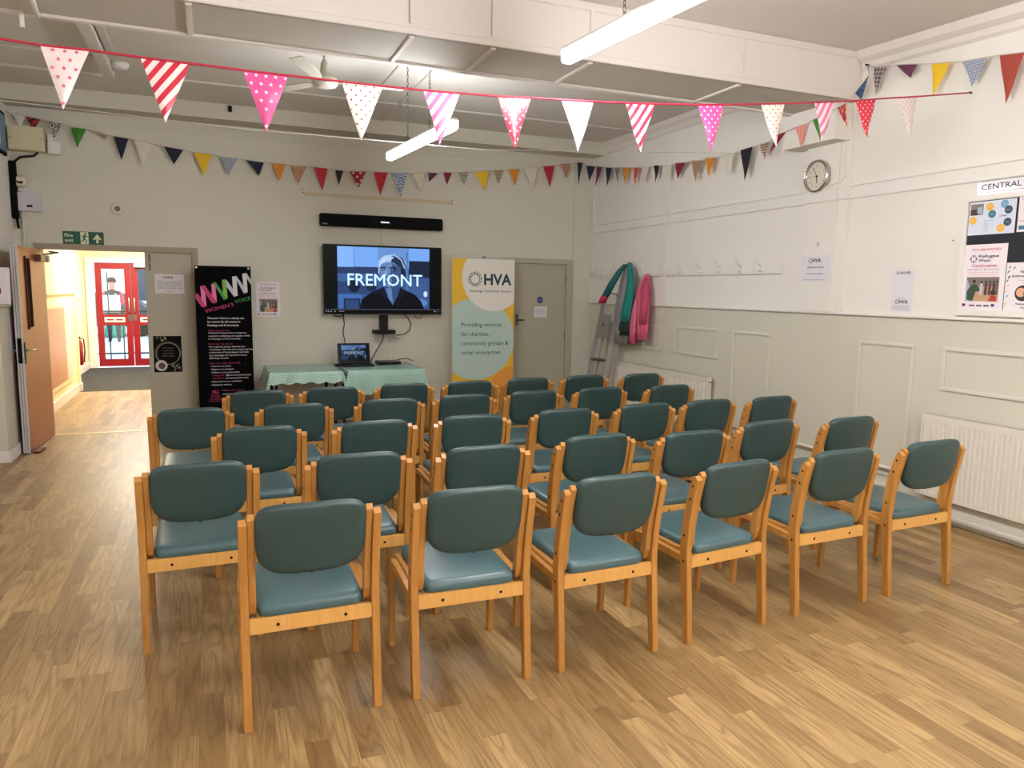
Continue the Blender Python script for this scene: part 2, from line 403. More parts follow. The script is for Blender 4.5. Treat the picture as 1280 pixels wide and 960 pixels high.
# ledge on the left wall with its skirting
mb = MB(); mb.box((XL, 7.87, 0), (-1.75, D, 1.42), M_DADO); mb.box((XL, 7.84, 1.42), (-1.72, D, 1.445), M_GREY, .004); struct(mb.build('wall_left'))
mb = MB(); mb.box((-1.745, 7.85, 0), (-1.73, D, .11), M_TRIM, .003); mb.box((XL, 7.852, 0), (-1.73, 7.868, .11), M_TRIM, .003); mb.box((XL, -2.6, 0), (XL+.02, 7.85, .11), M_TRIM, .003); struct(mb.build('baseboard_left'))
# floor mat boundary strip
mb = MB(); mb.box((-1.63, D-.03, 0), (-0.16, D+.02, .004), mat('brass_threshold', (214, 200, 160), .35, metal=.5), .001); struct(mb.build('trim_64'))

# ---------------------------------------------------------------- doors
# frames
mb = MB()
mb.box((-1.68, D-.03, 0), (-1.62, D+.12, 2.0), M_FRAME, .004); mb.box((-0.16, D-.03, 0), (-0.10, D+.12, 2.0), M_FRAME, .004); mb.box((-1.68, D-.032, 2.0), (-0.10, D+.118, 2.06), M_FRAME, .004)
struct(mb.build('trim_65'))
mb = MB()
mb.box((3.60, D-.03, 0), (3.67, D+.12, 2.0), M_GREY, .004); mb.box((4.55, D-.03, 0), (4.64, D+.12, 2.0), M_GREY, .004); mb.box((3.60, D-.03, 2.0), (4.64, D+.12, 2.07), M_GREY, .004)
struct(mb.build('trim_66'))
# door 1: open orange-brown leaf
M_ORANGE = mat('orange_wood_veneer', (156, 84, 54), 0.45, var=0.08, vscale=3, stretch=(6, 6, .5), coat=.1)
M_SEALG = mat('grey_smoke_seal', (150, 150, 154), .6)
M_SEAL = mat('white_door_edge', (205, 204, 206), .5)
d1 = bpy.data.objects.new('door_1', None); COL.objects.link(d1); d1.location = (-1.60, 9.14, 0); d1.rotation_euler = (0, 0, math.radians(-3.0)); d1['kind'] = 'structure'
mb = MB(); mb.box((-.055, -.93, .008), (0, 0, 1.99), M_ORANGE, .003)
mb.box((-.057, -.936, .008), (.002, -.928, 1.99), M_SEAL); mb.box((-.042, -.939, .01), (-.034, -.935, 1.98), M_SEALG); mb.box((-.02, -.939, .01), (-.012, -.935, 1.98), M_SEALG)
mb.build('door_panel', d1)
mb = MB(); mb.box((.001, -.70, 1.21), (.006, -.56, 1.88), mat('dark_maroon_glass', (38, 4, 10), .8, spec=0.02), 0)
mb.box((.001, -.72, 1.19), (.012, -.70, 1.90), mat('maroon_bead', (52, 8, 14), .6, spec=.2), .002); mb.box((.001, -.56, 1.21), (.009, -.55, 1.88), mat('maroon_bead', (72, 14, 22)), .002)
mb.build('vision_panel', d1)
mb = MB(); mb.box((.001, -.90, .87), (.010, -.85, 1.08), M_STEEL, .003)
mb.tube([(.01, -.875, 1.0), (.055, -.875, 1.0), (.06, -.86, 1.0), (.06, -.74, 1.0)], .009, M_CHROME)
mb.tube([(-.055, -.875, 1.0), (-.10, -.875, 1.0), (-.105, -.80, 1.0)], .009, M_CHROME); mb.build('door_handle', d1)
mb = MB(); mb.box((-.045, -.942, .88), (-.01, -.936, 1.12), M_BLACKM); mb.build('lock_plate', d1)
mb = MB(); mb.box((0, -.36, 1.86), (.06, -.08, 1.93), mat('door_closer_bronze', (92, 60, 52), .4, metal=.3), .006)
mb.box((0.02, -.12, 1.86), (.075, -.05, 1.93), M_ALU, .006); mb.tube([(.04, -.2, 1.935), (.16, -.1, 1.96), (.05, .03, 1.975)], .009, M_STEEL); mb.build('door_closer', d1)
mb = MB(); mb.box((.02, -.93, .002), (.08, -.72, .02), mat('maroon_wedge', (96, 30, 34), .6), .004); mb.build('door_stop', d1)
# door 2: closed grey leaf of the pair
d2 = bpy.data.objects.new('door_2', None); COL.objects.link(d2); d2.location = (-.4, D+.02, 0); d2['kind'] = 'structure'
mb = MB(); mb.box((-.245, -.02, .005), (.24, .03, 2.0), M_GREY, .003); mb.build('door_panel', d2)
mb = MB(); mb.box((-.205, -.03, 1.80), (-.185, -.021, 1.98), M_STEEL, .003); mb.tube([(-.195, -.03, 1.85), (-.195, -.05, 1.87), (-.195, -.05, 1.9)], .006, M_CHROME); mb.build('bolt', d2)
for z in (1.75, 1.0, .25):
    mb = MB(); mb.tube([(.245, -.028, z-.05), (.245, -.028, z+.05)], .008, M_STEEL); mb.build('hinge', d2)
# door 3: grey door by the corner
d3 = bpy.data.objects.new('door_3', None); COL.objects.link(d3); d3.location = (4.1, D+.02, 0); d3['kind'] = 'structure'
mb = MB(); mb.box((-.43, -.02, .005), (.45, .03, 2.0), M_GREY, .003); mb.build('door_panel', d3)
mb = MB(); mb.box((-.29, -.03, 1.17), (-.25, -.02, 1.32), M_STEEL, .003); mb.tube([(-.27, -.03, 1.245), (-.27, -.07, 1.245), (-.18, -.075, 1.245)], .009, M_BLACK); mb.build('door_handle', d3)
for z in (1.80, 1.03, .25):
    mb = MB(); mb.tube([(.452, -.028, z-.06), (.452, -.028, z+.06)], .009, M_STEEL); mb.build('hinge', d3)

# ---------------------------------------------------------------- corridor beyond the double door
M_CREAM = mat('cream_corridor_paint', (236, 224, 188), .6, var=.03, vscale=1)
M_MATC = mat('charcoal_entrance_mat', (40, 42, 46), .95, var=.25, vscale=160, bump=.3)
sbox('wall_left', (-2.1, D+.14, 0), (-1.9, 12.9, 2.7), M_CREAM)
sbox('wall_left', (-2.5, 12.9, 0), (-1.88, 13.02, 2.7), M_CREAM)
sbox('wall_left', (-2.5, 13.02, 0), (-2.22, 16.4, 2.7), M_CREAM)
sbox('wall_right', (0.0, D+.14, 0), (0.15, 16.4, 2.7), M_CREAM)
sbox('ceiling', (-2.5, D+.14, 2.7), (.15, 16.5, 2.8), M_CREAM)
mb = MB(); mb.box((-3, 12.8, -.1), (1, 16.45, .002), M_MATC); struct(mb.build('floor'))
mb = MB(); mb.box((-2.5, 16.4, 0), (-2.12, 16.55, 2.7), M_CREAM); mb.box((-.72, 16.4, 0), (.15, 16.55, 2.7), M_CREAM); mb.box((-2.12, 16.4, 2.12), (-.72, 16.55, 2.7), M_CREAM); struct(mb.build('wall_back'))
mb = MB(); mb.box((-2.20, 16.36, 0), (-2.06, 16.5, 2.07), M_TRIM, .01); mb.box((-.78, 16.36, 0), (-.66, 16.5, 2.07), M_TRIM, .01); mb.box((-2.20, 16.36, 2.07), (-.66, 16.5, 2.16), M_TRIM, .01); struct(mb.build('trim_67'))
mb = MB(); mb.box((-1.9, D+.14, 0), (-1.885, 12.9, .12), M_TRIM); mb.box((-2.22, 13.02, 0), (-2.2, 16.4, .12), M_TRIM); mb.box((-1.9, 12.885, 0), (-1.86, 13.03, .12), M_TRIM); struct(mb.build('baseboard_left'))
mb = MB(); mb.box((-1.9, D+.14, 1.49), (-1.87, 12.9, 1.53), M_CREAM, .004); mb.box((-2.22, 13.02, 1.40), (-2.17, 15.6, 1.45), M_TRIM, .004); struct(mb.build('trim_68'))
M_RED = mat('red_door_paint', (138, 8, 24), .35, coat=.1)
def red_door(name, x0, x1, handle_left):
    d = bpy.data.objects.new(name, None); COL.objects.link(d); d.location = (x0, 16.42, 0); d['kind'] = 'structure'
    w = x1 - x0; f = MB(); s = .11
    f.box((0, 0, .03), (s, .05, 2.06), M_RED, .004); f.box((w-s, 0, .03), (w, .05, 2.06), M_RED, .004)
    for a, b in ((.03, .17), (.84, 1.05), (1.94, 2.06)): f.box((s, 0, a), (w-s, .05, b), M_RED, .004)
    f.build('door_frame', d)
    for a, b in ((.17, .84), (1.05, 1.94)):
        g = MB(); g.box((s, .02, a), (w-s, .03, b), M_GLASS); g.build('glass_pane', d)
    p = MB(); p.box((.13, -.006, .90), (w-.13, 0, 1.0), M_WHITE, .002); p.box((.17, -.009, .935), (w/2-.02, -.006, .965), M_RED); p.box((w/2+.02, -.009, .935), (w-.17, -.006, .965), M_RED); p.build('push_plate', d)
    h = MB(); hx = .04 if handle_left else w-.04
    h.tube([(hx, -.01, 1.08), (hx, -.05, 1.1), (hx, -.05, 1.38), (hx, -.01, 1.4)], .012, M_CHROME); h.box((hx-.03, -.02, .93), (hx+.03, 0, 1.05), M_STEEL, .004); h.build('door_handle', d)
red_door('door_4', -2.04, -1.42, False); red_door('door_5', -1.41, -.80, True)
M_COCO = mat('light_fitting_cream', (214, 206, 188), .4)
# things in the corridor
t = thing('poster', 'tall narrow framed print hung on the cream corridor wall', 'poster', (-2.21, 14.7, 1.45))
f = MB(); f.box((0, -.45, .04), (.02, .42, .62), mat('pale_frame', (196, 150, 110), .5), .004); f.build('frame', t)
f = Flat((.022, -.42, .06), (0, 1, 0), (0, 0, 1)); f.rect(0, 0, .81, .53, M_PAPER, 1)
f.poly([(.33, .05), (.45, .05), (.5, .25), (.42, .45), (.36, .42), (.3, .22)], mat('slate_blue_print', (74, 92, 128), .6), 2); f.disc(.4, .46, .04, mat('slate_blue_print', (74, 92, 128)), 3)
f.build('print', t)
t = thing('notice_board', 'glossy pinkish noticeboard panel low on the cream corridor wall', 'noticeboard', (-1.9, 11.4, .1))
f = MB(); f.box((0, -.9, .15), (.02, .95, 1.28), M_CREAM, .004); f.build('frame', t)
f = MB(); f.box((.019, -.84, .2), (.023, .5, 1.22), mat('peach_board', (196, 144, 112), .3, var=.1, vscale=3)); f.box((.019, .55, .2), (.023, .9, 1.22), mat('cream_sheet', (236, 224, 200), .3)); f.build('board', t)
t = thing('fire_extinguisher', 'red fire extinguisher hung low on the corridor wall before the red doors', 'fire extinguisher', (-2.1, 14.4, .26))
f = MB(); f.lathe([(.06, 0), (.075, .02), (.075, .36), (.05, .42), (.02, .45)], (0, 0, 0), (0, 0, 1), M_RED); f.build('cylinder', t)
f = MB(); f.box((-.02, -.03, .45), (.04, .03, .49), M_BLACK, .005); f.tube([(.02, 0, .46), (.09, .0, .44), (.1, 0, .25), (.085, 0, .05)], .01, M_BLACK); f.build('valve', t)
f = MB(); f.box((-.11, -.05, .1), (-.06, .05, .34), M_BLACK); f.build('bracket', t)
f = MB(); f.box((-1.45, 12.0, 2.58), (-.75, 12.6, 2.70), mat('corridor_lamp', (255, 238, 200), .4, emit=8)); tag(f.build('ceiling_light'), 'square ceiling light in the corridor beyond the double door', 'light')
f = MB(); f.box((-1.55, 14.4, 2.62), (-.75, 15.2, 2.70), mat('corridor_lamp', (255, 238, 200))); tag(f.build('ceiling_light'), 'square ceiling light above the charcoal mat by the red doors', 'light')
t = thing('door_closer', 'white overhead door closer on the right-hand red glass door', 'door closer', (-1.35, 16.36, 1.98))
f = MB(); f.box((0, 0, 0), (.3, .05, .08), M_WHITE, .006); f.build('body', t); f = MB(); f.box((.02, -.06, -.03), (.35, -.03, 0), M_BLACK, .004); f.build('arm', t)
f = Flat((-1.02, D+.16, 1.94), (1, 0, 0), (0, 0, 1)); 
t = thing('exit_sign', 'dark green hanging sign seen under the top of the double door frame', 'sign', (-1.2, 11.0, 2.07))
f = MB(); f.box((0, 0, 0), (.3, .02, .1), M_BLACKM, .003); f.box((.34, 0, 0), (.55, .02, .1), mat('exit_green', (14, 104, 84), .5), .003); f.build('panel', t)
f = MB()
for xx in (.05, .25, .45): f.tube([(xx, .01, .1), (xx, .01, .63)], .003, M_STEEL)
f.build('hanger', t)

# ---------------------------------------------------------------- street outside
M_STREET = mat('pale_pavement', (186, 194, 206), .8, var=.06, vscale=3)
mb = MB(); mb.box((-14, 16.55, -.2), (8, 45, -.03), M_STREET); struct(mb.build('ground'))
mb = MB(); mb.box((-14, 34, -.2), (8, 34.4, 7), mat('pale_render', (214, 220, 230), .8, var=.05, vscale=.5))
for i in range(6):
    for j in range(2): mb.box((-12+i*3, 33.96, 1.0+j*3), (-10.6+i*3, 34.0, 2.8+j*3), mat('dark_windowpane', (60, 70, 86), .2))
tag(mb.build('building'), 'pale rendered building across the street beyond the red doors', 'building')
t = thing('railing', 'dark metal railing standing outside the red glass doors', 'railing', (-2.3, 18.4, 0))
f = MB()
for zz in (.12, 1.05): f.tube([(-1.2, 0, zz), (2.6, 0, zz)], .018, M_BLACK)
f.build('rail', t)
for i in range(14):
    f = MB(); f.tube([(-1.1+i*.27, 0, -.03), (-1.1+i*.27, 0, 1.9 if i % 2 else 1.05)], .012, M_BLACK, 6); f.build('post', t)
t = thing('car', 'dark parked car seen low through the red glass doors', 'car', (-3.4, 27.5, 0))
f = MB(); f.prism([(-2.0, .3), (2.1, .3), (2.15, .75), (1.5, .9), (.9, 1.35), (-.9, 1.4), (-1.5, .95), (-2.05, .85)], 'y', -.8, .8, mat('car_paint', (52, 58, 70), .25, coat=.5)); outward(f.build('car_body', t))
for xx in (-1.25, 1.3):
    for yy in (-.82, .62):
        f = MB(); f.lathe([(.31, 0), (.33, .03), (.33, .17), (.31, .2)], (xx, yy, .3), (0, 1, 0), M_BLACK); f.build('wheel', t)
f = MB(); f.prism([(-1.3, .92), (1.3, .92), (.82, 1.29), (-.82, 1.33)], 'y', -.815, -.805, mat('dark_windowpane', (60, 70, 86))); outward(f.build('side_window', t))
f = MB(); f.box((-3.05, 26.0, .0), (-2.5, 26.5, .62), mat('green_bin', (38, 150, 128), .5), .05); f.box((-3.08, 25.97, .62), (-2.47, 26.53, .68), mat('green_bin', (38, 150, 128)), .02)
tag(f.build('wheelie_bin'), 'teal green bin on the pavement outside the red doors', 'bin')

def skin(name, joints, edges, m, sub=2):
    me = bpy.data.meshes.new(name); me.from_pydata([j[0] for j in joints], edges, []); me.materials.append(m)
    o = bpy.data.objects.new(name, me); COL.objects.link(o)
    md = o.modifiers.new('s', 'SKIN'); sv = me.skin_vertices[0] if me.skin_vertices else None
    if sv is None:
        bm = bmesh.new(); bm.from_mesh(me); bm.verts.layers.skin.verify(); bm.to_mesh(me); bm.free(); sv = me.skin_vertices[0]
    for i, j in enumerate(joints): sv.data[i].radius = (j[1], j[1]*(j[2] if len(j) > 2 else 1)); sv.data[i].use_root = (i == 0)
    md.use_smooth_shade = True
    s = o.modifiers.new('u', 'SUBSURF'); s.levels = sub; s.render_levels = sub
    dg = bpy.context.evaluated_depsgraph_get(); me2 = bpy.data.meshes.new_from_object(o.evaluated_get(dg)); o.modifiers.clear(); o.data = me2
    for p in me2.polygons: p.use_smooth = True
    return o
M_SKIN = mat('skin', (196, 144, 118), .5); M_HAIR = mat('dark_hair', (28, 22, 20), .7)
pt = thing('person', 'person in dark hi-vis vest over red sleeves holding a white card box', 'person', (-2.56, 24.0, -.03))
J = [((0, 0, .98), .15, .7), ((0, 0, 1.18), .15, .7), ((0, .02, 1.38), .19, .6), ((0, .0, 1.50), .07), ((0, -.02, 1.58), .055), ((0, -.02, 1.70), .10, 1.1), ((0, -.02, 1.80), .085),
     ((.20, 0, 1.42), .065), ((.27, -.05, 1.18), .052), ((.17, -.26, 1.05), .042), ((.12, -.33, 1.06), .04), ((-.20, 0, 1.42), .065), ((-.27, -.05, 1.18), .052), ((-.17, -.26, 1.05), .042), ((-.12, -.33, 1.06), .04),
     ((.1, 0, .88), .1), ((.11, -.02, .5), .075), ((.11, .02, .1), .05), ((.12, -.1, .05), .045), ((-.1, 0, .88), .1), ((-.11, -.02, .5), .075), ((-.11, .02, .1), .05), ((-.12, -.1, .05), .045)]
Ed = [(0, 1), (1, 2), (2, 3), (3, 4), (4, 5), (5, 6), (2, 7), (7, 8), (8, 9), (9, 10), (2, 11), (11, 12), (12, 13), (13, 14), (0, 15), (15, 16), (16, 17), (17, 18), (0, 19), (19, 20), (20, 21), (21, 22)]
body = skin('body', J, Ed, M_SKIN)
M_SLV = mat('red_sleeve', (190, 60, 80), .7); M_TRS = mat('dark_trousers', (40, 44, 56), .8); M_VEST = mat('dark_vest', (46, 56, 52), .8)
for mm in (M_SLV, M_TRS, M_VEST): body.data.materials.append(mm)
for p in body.data.polygons:
    c = p.center
    if c.z < .98: p.material_index = 2
    elif c.z < 1.52 and abs(c.x) < .19: p.material_index = 3
    elif c.z < 1.52 and c.y > -.27: p.material_index = 1
body.parent = pt
f = MB(); f.lathe([(.02, .13), (.08, .115), (.108, .06), (.112, .0), (.10, -.03)], (0, 0, 1.745), (0, 0, 1), M_HAIR, 16); f.build('hair', pt)
f = MB()
for sx in (-.09, .09): f.box((sx-.02, -.135, 1.1), (sx+.02, -.128, 1.42), mat('reflective_strip', (186, 196, 190), .4))
f.build('vest_strip', pt)
for sx in (-1, 1):
    for k in range(4):
        f = MB(); f.tube([(sx*(.13), -.33, 1.02+k*.022), (sx*.10, -.375, 1.02+k*.022), (sx*.07, -.385, 1.02+k*.022)], [.011, .010, .008], M_SKIN, 6); f.build('finger', pt)
f = MB(); f.box((-2.80, 23.42, .86), (-2.33, 23.61, 1.34), M_WHITE, .01); tag(f.build('card_box'), 'white card box held by the person outside the red doors', 'box')

# ---------------------------------------------------------------- chairs
def outline(n, hw, zc, ht, hb, et, eb):
    pts = []
    for i in range(n):
        a = 2*PI*i/n; c, s = math.cos(a), math.sin(a); e = et if s >= 0 else eb
        pts.append((math.copysign(abs(c)**(2/e), c)*hw, zc + (math.copysign(abs(s)**(2/e), s))*(ht if s >= 0 else hb)))
    return pts
def cushion(pts, c, T, fn, m):
    mb = MB(); levels = [(0.55, 1), (.86, .97), (.955, .82), (.99, .5), (1, .15), (1, -.3), (.985, -.6), (.95, -.85), (.86, -.97), (.55, -1)]
    rings = []
    for s, t in levels: rings.append(mb.add([fn(c[0]+(p[0]-c[0])*s, c[1]+(p[1]-c[1])*s, t*T) for p in pts]))
    n = len(pts)
    a = mb.add([fn(c[0], c[1], T)]); b = mb.add([fn(c[0], c[1], -T)])
    for i in range(n):
        j = (i+1) % n; mb.face([a, rings[0]+i, rings[0]+j], m, True); mb.face([b, rings[-1]+j, rings[-1]+i], m, True)
        for k in range(len(rings)-1): mb.face([rings[k]+i, rings[k+1]+i, rings[k+1]+j, rings[k]+j], m, True)
    return mb

def make_chair():
    t = thing('chair', '', 'chair')
    fn = lambda x, z, th: (x, -.008 - (z-.6)*.16 + .42*x*x + th, z)
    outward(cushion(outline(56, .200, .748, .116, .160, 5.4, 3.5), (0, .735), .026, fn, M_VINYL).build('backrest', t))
    so = []
    for i in range(56):
        a = 2*PI*i/56; c, s = math.cos(a), math.sin(a)
        y = .255 + math.copysign(abs(s)**(2/11), s)*.235; x = math.copysign(abs(c)**(2/11), c)*(.199 if y < .25 else .199)
        so.append((x, y))
    fn2 = lambda x, y, th: (x, y, .438 + .010*(y/.49) - .006*math.exp(-((y-.2)/.15)**2 - (x/.12)**2) + th)
    outward(cushion(so, (0, .25), .030, fn2, M_VINYL_LIT).build('seat', t))
    for sx in (-1, 1):
        a, b = sorted((sx*.226, sx*.257))
        mb = MB(); mb.ribbon([(-.004, 0), (.012, .18), (.030, .36), (.036, .46), (.030, .56), (.012, .67), (-.010, .76), (-.022, .798), (-.016, .812)], [.019, .021, .024, .025, .025, .024, .022, .018, .009], a, b, M_WOOD)
        for z, y in ((.765, -.010), (.70, .004), (.52, .034), (.395, .032)):
            x = sx*.2575; mb.lathe([(.006, 0), (.006, .0015)], (x-sx*.001, y, z), (sx, 0, 0), M_BLACKM, 8)
        outward(mb.build('leg', t))
        a, b = sorted((sx*.2265, sx*.2545))
        path = [(.055, .402), (.20, .408), (.36, .418), (.42, .414), (.447, .395), (.457, .36), (.462, .25), (.468, 0)]
        mb = MB(); mb.ribbon(path, [.018, .018, .018, .018, .018, .018, .017, .015], a, b, M_WOOD); outward(mb.build('leg', t))
        a, b = sorted((sx*.199, sx*.2262))
        path = [(.46, .424), (.30, .424), (.13, .420), (.085, .424), (.058, .445), (.046, .48), (.040, .56), (.022, .66), (-.002, .76), (-.020, .815), (-.014, .828)]
        mb = MB(); mb.ribbon(path, [.016, .016, .016, .018, .020, .021, .021, .020, .019, .016, .008], a, b, M_WOOD); outward(mb.build('side_rail', t))
    mb = MB(); mb.box((-.227, .010, .362), (.227, .034, .420), M_RAIL, .003)
    rail = mb.build('rear_rail', t)
    for x in (-.125, .125):
        mb = MB(); mb.lathe([(.0065, 0), (.0065, .002)], (x, .0105, .391), (0, -1, 0), M_BLACKM, 10); mb.build('screw', rail)
    mb = MB(); mb.box((-.227, .430, .355), (.227, .452, .405), M_WOOD, .003); mb.build('front_rail', t)
    mb = MB(); mb.box((-.010, -.004, .580), (.010, .012, .594), M_BLACK, .003); mb.build('bracket', t)
    return t
ROWS = [
 [(.322, 2.726, 0), (.960, 2.718, -.02), (1.600, 2.712, .03), (2.270, 2.742, .10), (2.975, 2.785, .03), (3.640, 2.80, .03)],
 [(-.07, 3.51, .01), (.64, 3.48, -.02), (1.26, 3.45, .01), (1.95, 3.53, .06), (2.54, 3.45, .02), (3.20, 3.59, .05), (3.82, 3.53, .06)],
 [(.24, 4.33, 0), (.89, 4.32, .02), (1.51, 4.33, -.01), (2.18, 4.38, .03), (2.83, 4.42, .02), (3.40, 4.45, .05), (3.99, 4.45, .06)],
 [(-.13, 5.11, 0), (.51, 5.11, .01), (1.17, 5.15, -.01), (1.75, 5.20, .01), (2.34, 5.26, .02), (2.95, 5.28, .03), (3.61, 5.26, .04)],
 [(.32, 5.84, .02), (.88, 5.90, 0), (1.48, 5.97, -.01), (2.06, 5.98, .01), (2.64, 6.06, .0), (3.24, 6.10, .02), (3.85, 6.08, .03)]]
rn = ['rearmost row nearest the camera', 'second row from the back', 'middle row', 'second row from the front', 'front row facing the screen']
on = ['first from the left', 'second from the left', 'third from the left', 'fourth from the left', 'fifth from the left', 'sixth from the left', 'seventh from the left']
proto = make_chair(); first = True
for i, row in enumerate(ROWS):
    for j, (x, y, r) in enumerate(row):
        if first: o = proto; first = False
        else:
            o = proto.copy(); COL.objects.link(o)
            for ch in list(proto.children):
                c = ch.copy(); COL.objects.link(c); c.parent = o
                for g in list(ch.children):
                    e = g.copy(); COL.objects.link(e); e.parent = c
        o.location = (x, y, 0); o.rotation_euler = (0, 0, r)
        last = j == len(row)-1
        o['label'] = 'teal vinyl chair with honey wood frame, %s, %s' % (('last on the right' if last else on[j]), rn[i])
        o['group'] = 'teal chairs set out in five rows'

# ---------------------------------------------------------------- bunting
FLAGM = {
 'navy': mat('navy_cotton', (26, 32, 52), .85), 'green': mat('green_cotton', (58, 128, 40), .8), 'yellow': mat('yellow_cotton', (222, 182, 34), .8),
 'orange': mat('orange_cotton', (206, 132, 40), .8), 'red': mat('red_cotton', (170, 30, 48), .8), 'maroon': mat('maroon_cotton', (122, 26, 50), .8),
 'white': mat('white_cotton', (214, 210, 198), .85), 'cream': mat('cream_cotton', (212, 204, 184), .85), 'beige': mat('beige_cotton', (158, 138, 112), .85),
 'black': mat('black_cotton', (24, 24, 30), .85), 'plum': mat('plum_cotton', (92, 42, 72), .8), 'purple': mat('purple_cotton', (104, 36, 74), .8), 'rust': mat('rust_cotton', (152, 62, 50), .8),
 'white edged': mat('white_cotton', (214, 210, 198)), 'coral': pattern('coral_stripe', 'vstripe', (222, 132, 122), (238, 176, 160), .02), 'blue': pattern('dark_blue_plaid', 'check', (34, 58, 92), (60, 92, 124), .03),
 'red and black': pattern('red_black_print', 'blot', (150, 26, 30), (34, 14, 16), .05), 'black and white': pattern('black_white_print', 'blot', (36, 34, 34), (200, 196, 184), .013),
 'blue check': pattern('blue_check', 'check', (66, 88, 128), (196, 200, 206), .012), 'brown check': pattern('brown_check', 'check', (190, 150, 112), (128, 84, 66), .018),
 'tartan': pattern('tartan', 'check', (168, 150, 148), (56, 44, 62), .03), 'red spot': pattern('red_spot', 'dots', (150, 24, 40), (226, 214, 208), .085, .16),
 'red pattern': pattern('red_pattern', 'blot', (150, 34, 42), (226, 120, 100), .03), 'blue pattern': pattern('blue_pattern', 'blot', (62, 96, 156), (196, 204, 216), .016),
 'brown stripe': pattern('brown_stripe', 'hstripe', (196, 176, 146), (104, 74, 62), .024),
 'stripe red': pattern('oil_red_stripe', 'stripe', (236, 226, 224), (186, 24, 56), .042, rough=.3), 'stripe pink': pattern('oil_pink_stripe', 'stripe', (240, 222, 226), (226, 110, 160), .042, rough=.3),
 'dots cherry': pattern('oil_cherry_dots', 'dots', (236, 224, 216), (150, 22, 56), .044, .10, rough=.3), 'dots red': pattern('oil_red_dots', 'dots', (206, 32, 62), (244, 226, 226), .040, .12, rough=.3),
 'dots white': pattern('oil_white_dots', 'dots', (172, 168, 188), (176, 104, 144), .05, .10, rough=.3), 'dots pink': pattern('oil_pink_dots', 'dots', (206, 76, 142), (244, 226, 236), .046, .12, rough=.3),
 'dots faint': pattern('oil_faint_dots', 'dots', (226, 216, 216), (206, 170, 180), .04, .12, rough=.3), 'stars': mat('oil_white', (236, 224, 226), .3), 'stars pink': mat('oil_pink', (206, 76, 142), .3)}
FLAGL = {'stars': 'white flag with small pink stars', 'stars pink': 'pink flag with white stars', 'stripe red': 'red and white diagonal striped flag', 'stripe pink': 'pink and white diagonal striped flag', 'dots cherry': 'white flag with dark red dots',
 'dots red': 'red flag with white dots', 'dots white': 'pale lilac flag with faint pink dots', 'dots pink': 'pink flag with white dots', 'dots faint': 'pale flag with faint dots'}
M_STAR = {'stars': mat('pink_star', (214, 92, 132), .4), 'stars pink': mat('white_star', (246, 226, 240), .4)}
def flag(kind, a, b, tip, parent, bulge=.012, N=None, curl=0):
    a, b, tip = Vector(a), Vector(b), Vector(tip)
    mb = MB(); m = FLAGM[kind]; R, C = 6, 4
    U = (b-a).normalized(); n = U.cross(Vector((0, 0, 1))).normalized() if N is None else Vector(N)
    idx = []; w = (b-a).length; H = ((a+b)/2 - tip).length
    for i in range(R+1):
        t = i/R; l = a.lerp(tip, t); r = b.lerp(tip, t); row = []
        for j in range(C+1):
            s = j/C; p = l.lerp(r, s); p = p + n*(bulge*math.sin(s*PI)*math.sin(t*PI*.8)*(1-t*.5) + .010*math.sin(t*5+a.x*7+a.y*5)*t)
            row.append((mb.add([p]), (a-p).dot(-U), t*H))
        idx.append(row)
    for i in range(R):
        for j in range(C):
            q = [idx[i][j], idx[i+1][j], idx[i+1][j+1], idx[i][j+1]]
            mb.face([k[0] for k in q], m, True, uv=[(k[1], k[2]) for k in q])
    if kind in M_STAR:
        ms = M_STAR[kind]; r0 = .0095
        for i in range(7):
            for j in range(-4, 5):
                t = .06 + i*.14; hw = w/2*(1-t); x = (j + .5*(i % 2))*.042
                if abs(x) > hw - .008: continue
                c = a.lerp(b, .5).lerp(tip, t) + U*x
                for side in (1, -1):
                    cc = c + n*(bulge*math.sin(PI*(.5+x/(2*hw+1e-6)))*math.sin(t*PI*.8)*(1-t*.5) + .010*math.sin(t*5+a.x*7+a.y*5)*t + side*.0022)
                    pts = []
                    for k in range(10):
                        rr = r0 if k % 2 == 0 else r0*.45; an = PI/2 + k*PI/5
                        pts.append(cc + U*math.cos(an)*rr + Vector((0, 0, 1))*math.sin(an)*rr)
                    o = mb.add(pts); mb.face(range(o, o+10), ms)
    o = mb.build('flag', parent)
    o['label'] = FLAGL.get(kind, kind + ' cotton flag')
    return o
F = [('stars',[-0.598,3.62,2.597],[-0.422,3.623,2.600],[-0.53,3.621,2.352]),('stripe red',[-0.235,3.626,2.597],[-0.039,3.629,2.597],[-0.148,3.628,2.336]),('stars pink',[0.173,3.633,2.596],[0.372,3.636,2.597],[0.268,3.634,2.339]),
('dots cherry',[0.611,3.64,2.600],[0.809,3.643,2.602],[0.698,3.641,2.335]),('stripe pink',[1.007,3.646,2.606],[1.198,3.649,2.614],[1.094,3.648,2.355]),('dots red',[1.401,3.653,2.623],[1.589,3.656,2.636],[1.498,3.654,2.367]),
('dots white',[1.766,3.659,2.646],[1.96,3.662,2.658],[1.875,3.66,2.387]),('stripe red',[2.161,3.665,2.672],[2.353,3.668,2.688],[2.265,3.667,2.42]),('dots pink',[2.641,3.673,2.716],[2.829,3.676,2.736],[2.753,3.675,2.466]),
('dots cherry',[3.1,3.68,2.769],[3.284,3.683,2.792],[3.23,3.682,2.53]),('stripe pink',[3.52,3.687,2.824],[3.684,3.69,2.847],[3.606,3.688,2.597]),('dots red',[3.859,3.692,2.872],[4.038,3.695,2.902],[3.986,3.695,2.656]),('dots faint',[4.239,3.699,2.934],[4.415,3.701,2.960],[4.364,3.701,2.686])]
t = thing('bunting', 'nearest bunting of glossy pink, red and white patterned flags on red ribbon', 'bunting')
M_RIB = mat('red_ribbon', (164, 28, 56), .5)
